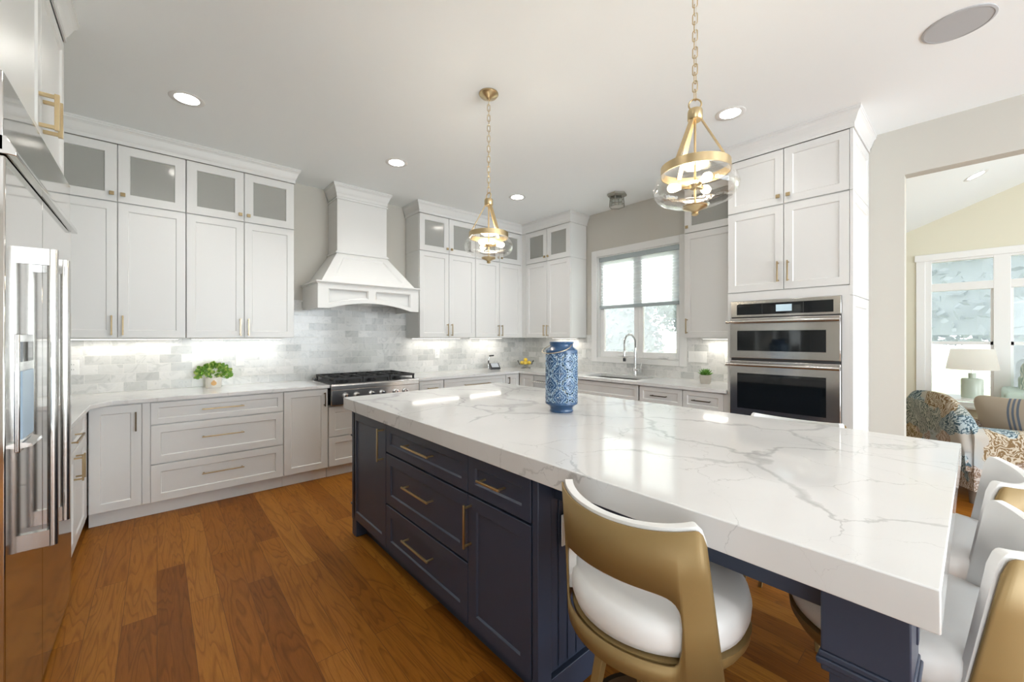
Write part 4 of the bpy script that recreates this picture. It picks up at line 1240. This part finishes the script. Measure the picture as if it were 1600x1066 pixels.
for (x, y, z) in ((-.038, -.036, .080), (.036, -.038, .080), (-.038, .036, .080), (.038, .038, .080), (.0, .0, .124)):
    a = rnd.uniform(0, 360)
    if lem is None:
        lem = thing('lemon', 'yellow lemon in the glass bowl', 'lemon', (4.21 + x, 4.50 + y, CT + z), a, 'lemons in the glass bowl')
        MB().lathe([(0, -.035), (.006, -.032), (.018, -.026), (.027, -.013), (.0295, 0), (.027, .013), (.018, .026), (.006, .032), (0, .035)], 22, rot=lambda p: (p[2], p[0], p[1])).build('fruit', 'lemon', lem, smooth=True)
    else: dup(lem, (4.21 + x, 4.50 + y, CT + z), a)
dv = thing('desk_device', 'small black angled device with grey screen on the corner counter', 'device', (3.70, 4.62, CT), -18)
MB().prism([(-.06, 0), (.06, 0), (.06, .018), (.045, .085), (.03, .09), (-.06, .018)], -.075, .075, 'x').build('base', 'black_plastic', dv, bevel=.004)
MB().add([(-.055, -.051, .0305), (.055, -.051, .0305), (.055, .018, .0845), (-.055, .018, .0845)], [(0, 1, 2, 3)]).xform(lambda p: (p[0], p[1] - .002, p[2] + .003)).build('screen', 'screen_grey', dv, solid=.002)
MB().tube([(-.08, .02, .01), (-.085, .025, .09), (-.08, .03, .14), (-.065, .03, .19)], [.010, .007, .004, .004], 10).build('arm', 'chrome', dv, smooth=True)
MB().tube([(-.07, .03, .195), (.0, .03, .20)], .011, 12).build('arm_head', 'black_plastic', dv, smooth=True)
MB().tube([(-.083, .022, .085), (-.081, .03, .125)], .010, 10).build('arm_joint', 'black_plastic', dv, smooth=True)

# ------------------------------------------------------------------ sitting room
ac = thing('armchair', 'armchair in blue and brown botanical print beyond the island', 'armchair', (5.62, -.09, 0), -146)
# local: faces +y ; back at -y
def cushion(mb, cx, cy_, cz, sx, sy, sz, e=.35, nu=28, nv=14):
    def fn(u, v):
        a = 2 * pi * u; b = -pi / 2 + pi * v
        sg = lambda t, p: math.copysign(abs(t) ** p, t)
        return (cx + sx * sg(cos(b), e) * sg(cos(a), e), cy_ + sy * sg(cos(b), e) * sg(sin(a), e), cz + sz * sg(sin(b), .6))
    return mb.grid(fn, nu, nv, True)


def roundback(u, v):
    # shell of the back: outline rises in the middle and sweeps down to the arms
    x = (u * 2 - 1) * .40; top = .50 + .39 * (1 - abs(u * 2 - 1) ** 3.2) ** .5
    return x, .28 + (top - .28) * v


bm_ = MB(); nu, nv = 30, 12
front_, back_ = [], []
for j in range(nv):
    for i in range(nu):
        x, z = roundback(i / (nu - 1), j / (nv - 1)); yb_ = -.34 - .14 * (z - .28)
        th = .07 * sqrt(max(0, 1 - (j / (nv - 1)) ** 4)) + .008
        front_.append((x, yb_ + th, z)); back_.append((x, yb_ - th - .02, z))
idx = lambda i, j, o=0: o + j * nu + i
fs = []
for j in range(nv - 1):
    for i in range(nu - 1):
        fs.append((idx(i + 1, j), idx(i, j), idx(i, j + 1), idx(i + 1, j + 1))); o_ = nu * nv
        fs.append((idx(i, j, o_), idx(i + 1, j, o_), idx(i + 1, j + 1, o_), idx(i, j + 1, o_)))
o_ = nu * nv
rim = [(i, 0) for i in range(nu)] + [(nu - 1, j) for j in range(1, nv)] + [(i, nv - 1) for i in range(nu - 2, -1, -1)] + [(0, j) for j in range(nv - 2, 0, -1)]
for k in range(len(rim)):
    a, b2 = rim[k], rim[(k + 1) % len(rim)]; fs.append((idx(*a), idx(*b2), idx(*b2, o_), idx(*a, o_)))
bm_.add(front_ + back_, fs).build('backrest', 'botanical_fabric', ac, smooth=True)
for s in (-1, 1):
    arm = MB()
    def af(u, v, s=s):
        y = -.40 + .80 * v; a = -.6 + (pi + 1.2) * u
        r = .085; zc_ = .56 - .05 * v
        if u < .12: return (s * (.33 + .085 - .0), y, .12 + (zc_ - .12) * u / .12)
        if u > .88: return (s * (.33 - .075), y, .12 + (zc_ - .12) * (1 - u) / .12)
        a = pi * (u - .12) / .76
        return (s * (.335 + r * cos(a)), y, zc_ + r * sin(a))
    arm.grid(af, 26, 10)
    n = 26
    arm.f.append(list(range(n)) if s < 0 else list(range(n - 1, -1, -1))); arm.mi.append(0)
    arm.f.append([9 * n + i for i in (range(n - 1, -1, -1) if s < 0 else range(n))]); arm.mi.append(0)
    arm.build('armrest', 'botanical_fabric', ac, smooth=True)
cushion(MB(), 0, .02, .40, .262, .36, .09, .4).build('seat_cushion', 'botanical_fabric', ac, smooth=True)
MB().box(-.40, .40, -.40, .38, .13, .32).build('base', 'botanical_fabric', ac, bevel=.02)
for x in (-.34, .34):
    for y in (-.36, .34): MB().lathe([(0, 0), (.018, 0), (.028, .13), (0, .13)], 12, (x, y, 0)).build('leg', 'bark', ac, smooth=True)
pil = thing('throw_pillow', 'tan linen pillow with dark blue stripes on the armchair', 'pillow', (5.80, -.21, .65), -120)
def pillow(mb, w, h, d):
    def fn(u, v):
        a = 2 * pi * u; b = -pi / 2 + pi * v; sg = lambda t, p: math.copysign(abs(t) ** p, t)
        x = w * sg(cos(b), .9) * sg(cos(a), .45); z = h * sg(cos(b), .9) * sg(sin(a), .45); y = d * sin(b)
        k = 1 + .10 * (abs(x) / w) * (abs(z) / h)
        return (x * k, y * (1 - .5 * (abs(x) / w) ** 4) * (1 - .5 * (abs(z) / h) ** 4), z * k)
    return mb.grid(fn, 40, 15, True)


pmesh = pillow(MB(), .23, .20, .085).xform(lambda p: (p[0], p[1] * .95 - p[2] * .3, p[2] * .95 + p[1] * .3)).build('cover', 'stripe_linen', pil, smooth=True)
# side table and lamp
st = thing('side_table', 'white-topped side table with brass legs under the table lamp', 'side table', (7.25, -.03, 0))
MB().box(-.28, .28, -.28, .28, .655, .675).build('table_top', 'table_top', st, bevel=.003)
for x in (-.26, .26):
    for y in (-.26, .26): MB().box(x - .011, x + .011, y - .011, y + .011, 0, .655).build('leg', 'pale_brass', st)
lp = thing('table_lamp', 'table lamp with drum shade and pale green ceramic base by the windows', 'lamp', (7.25, .03, .675))
MB().lathe([(0, 0), (.088, 0), (.09, .01), (.09, .215), (.08, .228), (.03, .232), (.03, .29), (0, .29)], 36).build('base', 'lamp_ceramic', lp, smooth=True)
MB().tube([(0, 0, .29), (0, 0, .40)], .007, 8).build('stem', 'chrome', lp, smooth=True)
MB().lathe([(.215, .335), (.178, .575)], 48).build('lamp_shade', 'lamp_fabric', lp, smooth=True)
MB().lathe([(0, .40), (.02, .40), (.035, .45), (.0, .49)], 18).build('bulb', 'plastic_white', lp, smooth=True)
# sofa at the right edge
sf = thing('sofa', 'pale green sofa at the right edge by the windows', 'sofa', (8.0, -1.06, 0), 0)
MB().box(-.45, .45, -.95, .72, .12, .44).build('base', 'sofa_panel', sf, bevel=.02)
MB().box(.20, .46, -.95, .70, .44, .90).build('backrest', 'sofa_green', sf, bevel=.05, segs=4)
for y in (-.95, .74): MB().box(-.46, .46, y - .10, y + .10, .10, .74).build('armrest', 'sofa_green', sf, bevel=.04, segs=4)
MB().box(-.46, .2, -.84, .62, .44, .58).build('seat_cushion', 'sofa_green', sf, bevel=.04, segs=4)
pil2 = thing('throw_pillow', 'green leaf-patterned pillow on the sofa at the right edge', 'pillow', (7.98, -.56, .86), 60)
pillow(MB(), .22, .22, .08).build('cover', 'leaf_cushion', pil2, smooth=True)
# downlight and speaker in the sloped ceiling
def on_slope(mb): return mb
an = math.atan(.404)
rl = thing('recessed_light', 'recessed light in the sloped sitting-room ceiling', 'ceiling light', (7.05, .0, lz(.0) - .001), 0, 'recessed ceiling lights')
rl.rotation_euler = (-an, 0, 0)
MB().lathe([(.07, -.001), (.10, -.004), (.104, -.001), (.104, 0), (.07, 0)], 36, close=True).build('trim_ring', 'trim_white', rl, smooth=True)
MB().lathe([(0, -.0015), (.071, -.0015)], 36).build('lens', 'lamp_on', rl)
cv = thing('ceiling_vent', 'white vent in the sloped sitting-room ceiling just below the header', 'vent', (6.05, .0, lz(.0) - .001), 0)
cv.rotation_euler = (-an, 0, 0)
MB().box(-.16, .16, -.08, .08, -.012, 0).build('frame', 'plastic_white', cv, bevel=.003)
sl = MB()
for k in range(7): sl.box(-.14, .14, -.066 + k * .02, -.056 + k * .02, -.0145, -.012)
sl.build('louvre', 'trim_white', cv)

# ------------------------------------------------------------------ garden
struct('ground', MB().box(LX - .2 if False else BX + .2, 60, 2.4, 50, -.5, -.45).box(LX + .2, 60, -50, 2.4, -.5, -.45), 'lawn')
tag(MB().box(LX + .2, 11.6, -6, 2.2, -.45, -.25).build('patio', 'stone'), 'pale stone patio outside the sitting-room windows', 'patio')


def tree(loc, h, r, m, label, rnd, conifer=False, n=9000):
    o = thing('tree', label, 'tree', loc, 0)
    MB().tube([(0, 0, 0), (.05, .02, h * .5), (0, 0, h * .8)], [h * .03, h * .022, h * .01], 8).build('trunk', 'bark', o, smooth=True)
    mb = MB()
    for _ in range(n):
        a = rnd.uniform(0, 2 * pi)
        if conifer:
            t = rnd.uniform(.16, 1); rr = r * (1 - t) ** .85 * rnd.uniform(.35, 1); z = h * t
        else:
            e = rnd.uniform(-.9, 1.0) * pi / 2; q = rnd.uniform(.4, 1); rr = r * cos(e) * q * (1 + .25 * sin(3 * a + 5 * e)); z = h * .62 + h * .38 * sin(e) * q
        p = mu.Vector((rr * cos(a), rr * sin(a), z)); s = rnd.uniform(.07, .17)
        u = mu.Vector((rnd.gauss(0, 1), rnd.gauss(0, 1), rnd.gauss(0, .6))).normalized(); w = u.cross(mu.Vector((rnd.gauss(0, 1), rnd.gauss(0, 1), rnd.gauss(0, 1)))).normalized()
        mb.add([p - u * s, p + w * s * .6, p + u * s, p - w * s * .6], [(0, 1, 2, 3)])
    if conifer: core = [(r * .80 * (1 - t) ** .85, h * t) for t in (.18, .2, .25, .3, .4, .5, .6, .7, .8, .9, .97)]
    else: core = [(r * .78 * cos(e), h * .62 + h * .30 * sin(e)) for e in [-1.45 + .29 * k for k in range(11)]]
    mb.lathe(core, 20)
    mb.build('foliage', m, o)
    return o


rt = random.Random(11)
T = [((15.0, 10.2, -.45), 7.5, 2.3, 'fir', 'dense fir tree seen through the left pane of the sink window', True),
     ((19.5, 9.2, -.45), 8.0, 2.6, 'broadleaf', 'round leafy tree seen through the right pane of the sink window', False),
     ((26.0, 18.5, -.45), 9.5, 3.6, 'broadleaf', 'tall tree far behind the sink window', False),
     ((15.0, -.6, -.45), 10.5, 2.9, 'fir', 'large fir tree outside the sitting-room windows', True),
     ((27.0, -4.2, -.45), 6.5, 2.8, 'broadleaf', 'distant leafy tree outside the right sitting-room window', False)]
for loc, h, r, m, lab, cf in T: tree(loc, h, r, m, lab, rt, cf)
fn_ = thing('garden_fence', 'pale rail fence across the garden outside the sitting room', 'fence', (18, -6, -.45))
for z in (.35, .7, 1.05): MB().box(-.03, .03, -10, 10, z, z + .08).build('rail', 'fence_white', fn_)
for k in range(11): MB().box(-.06, .06, -10 + 2 * k - .06, -10 + 2 * k + .06, 0, 1.2).build('post', 'fence_white', fn_)
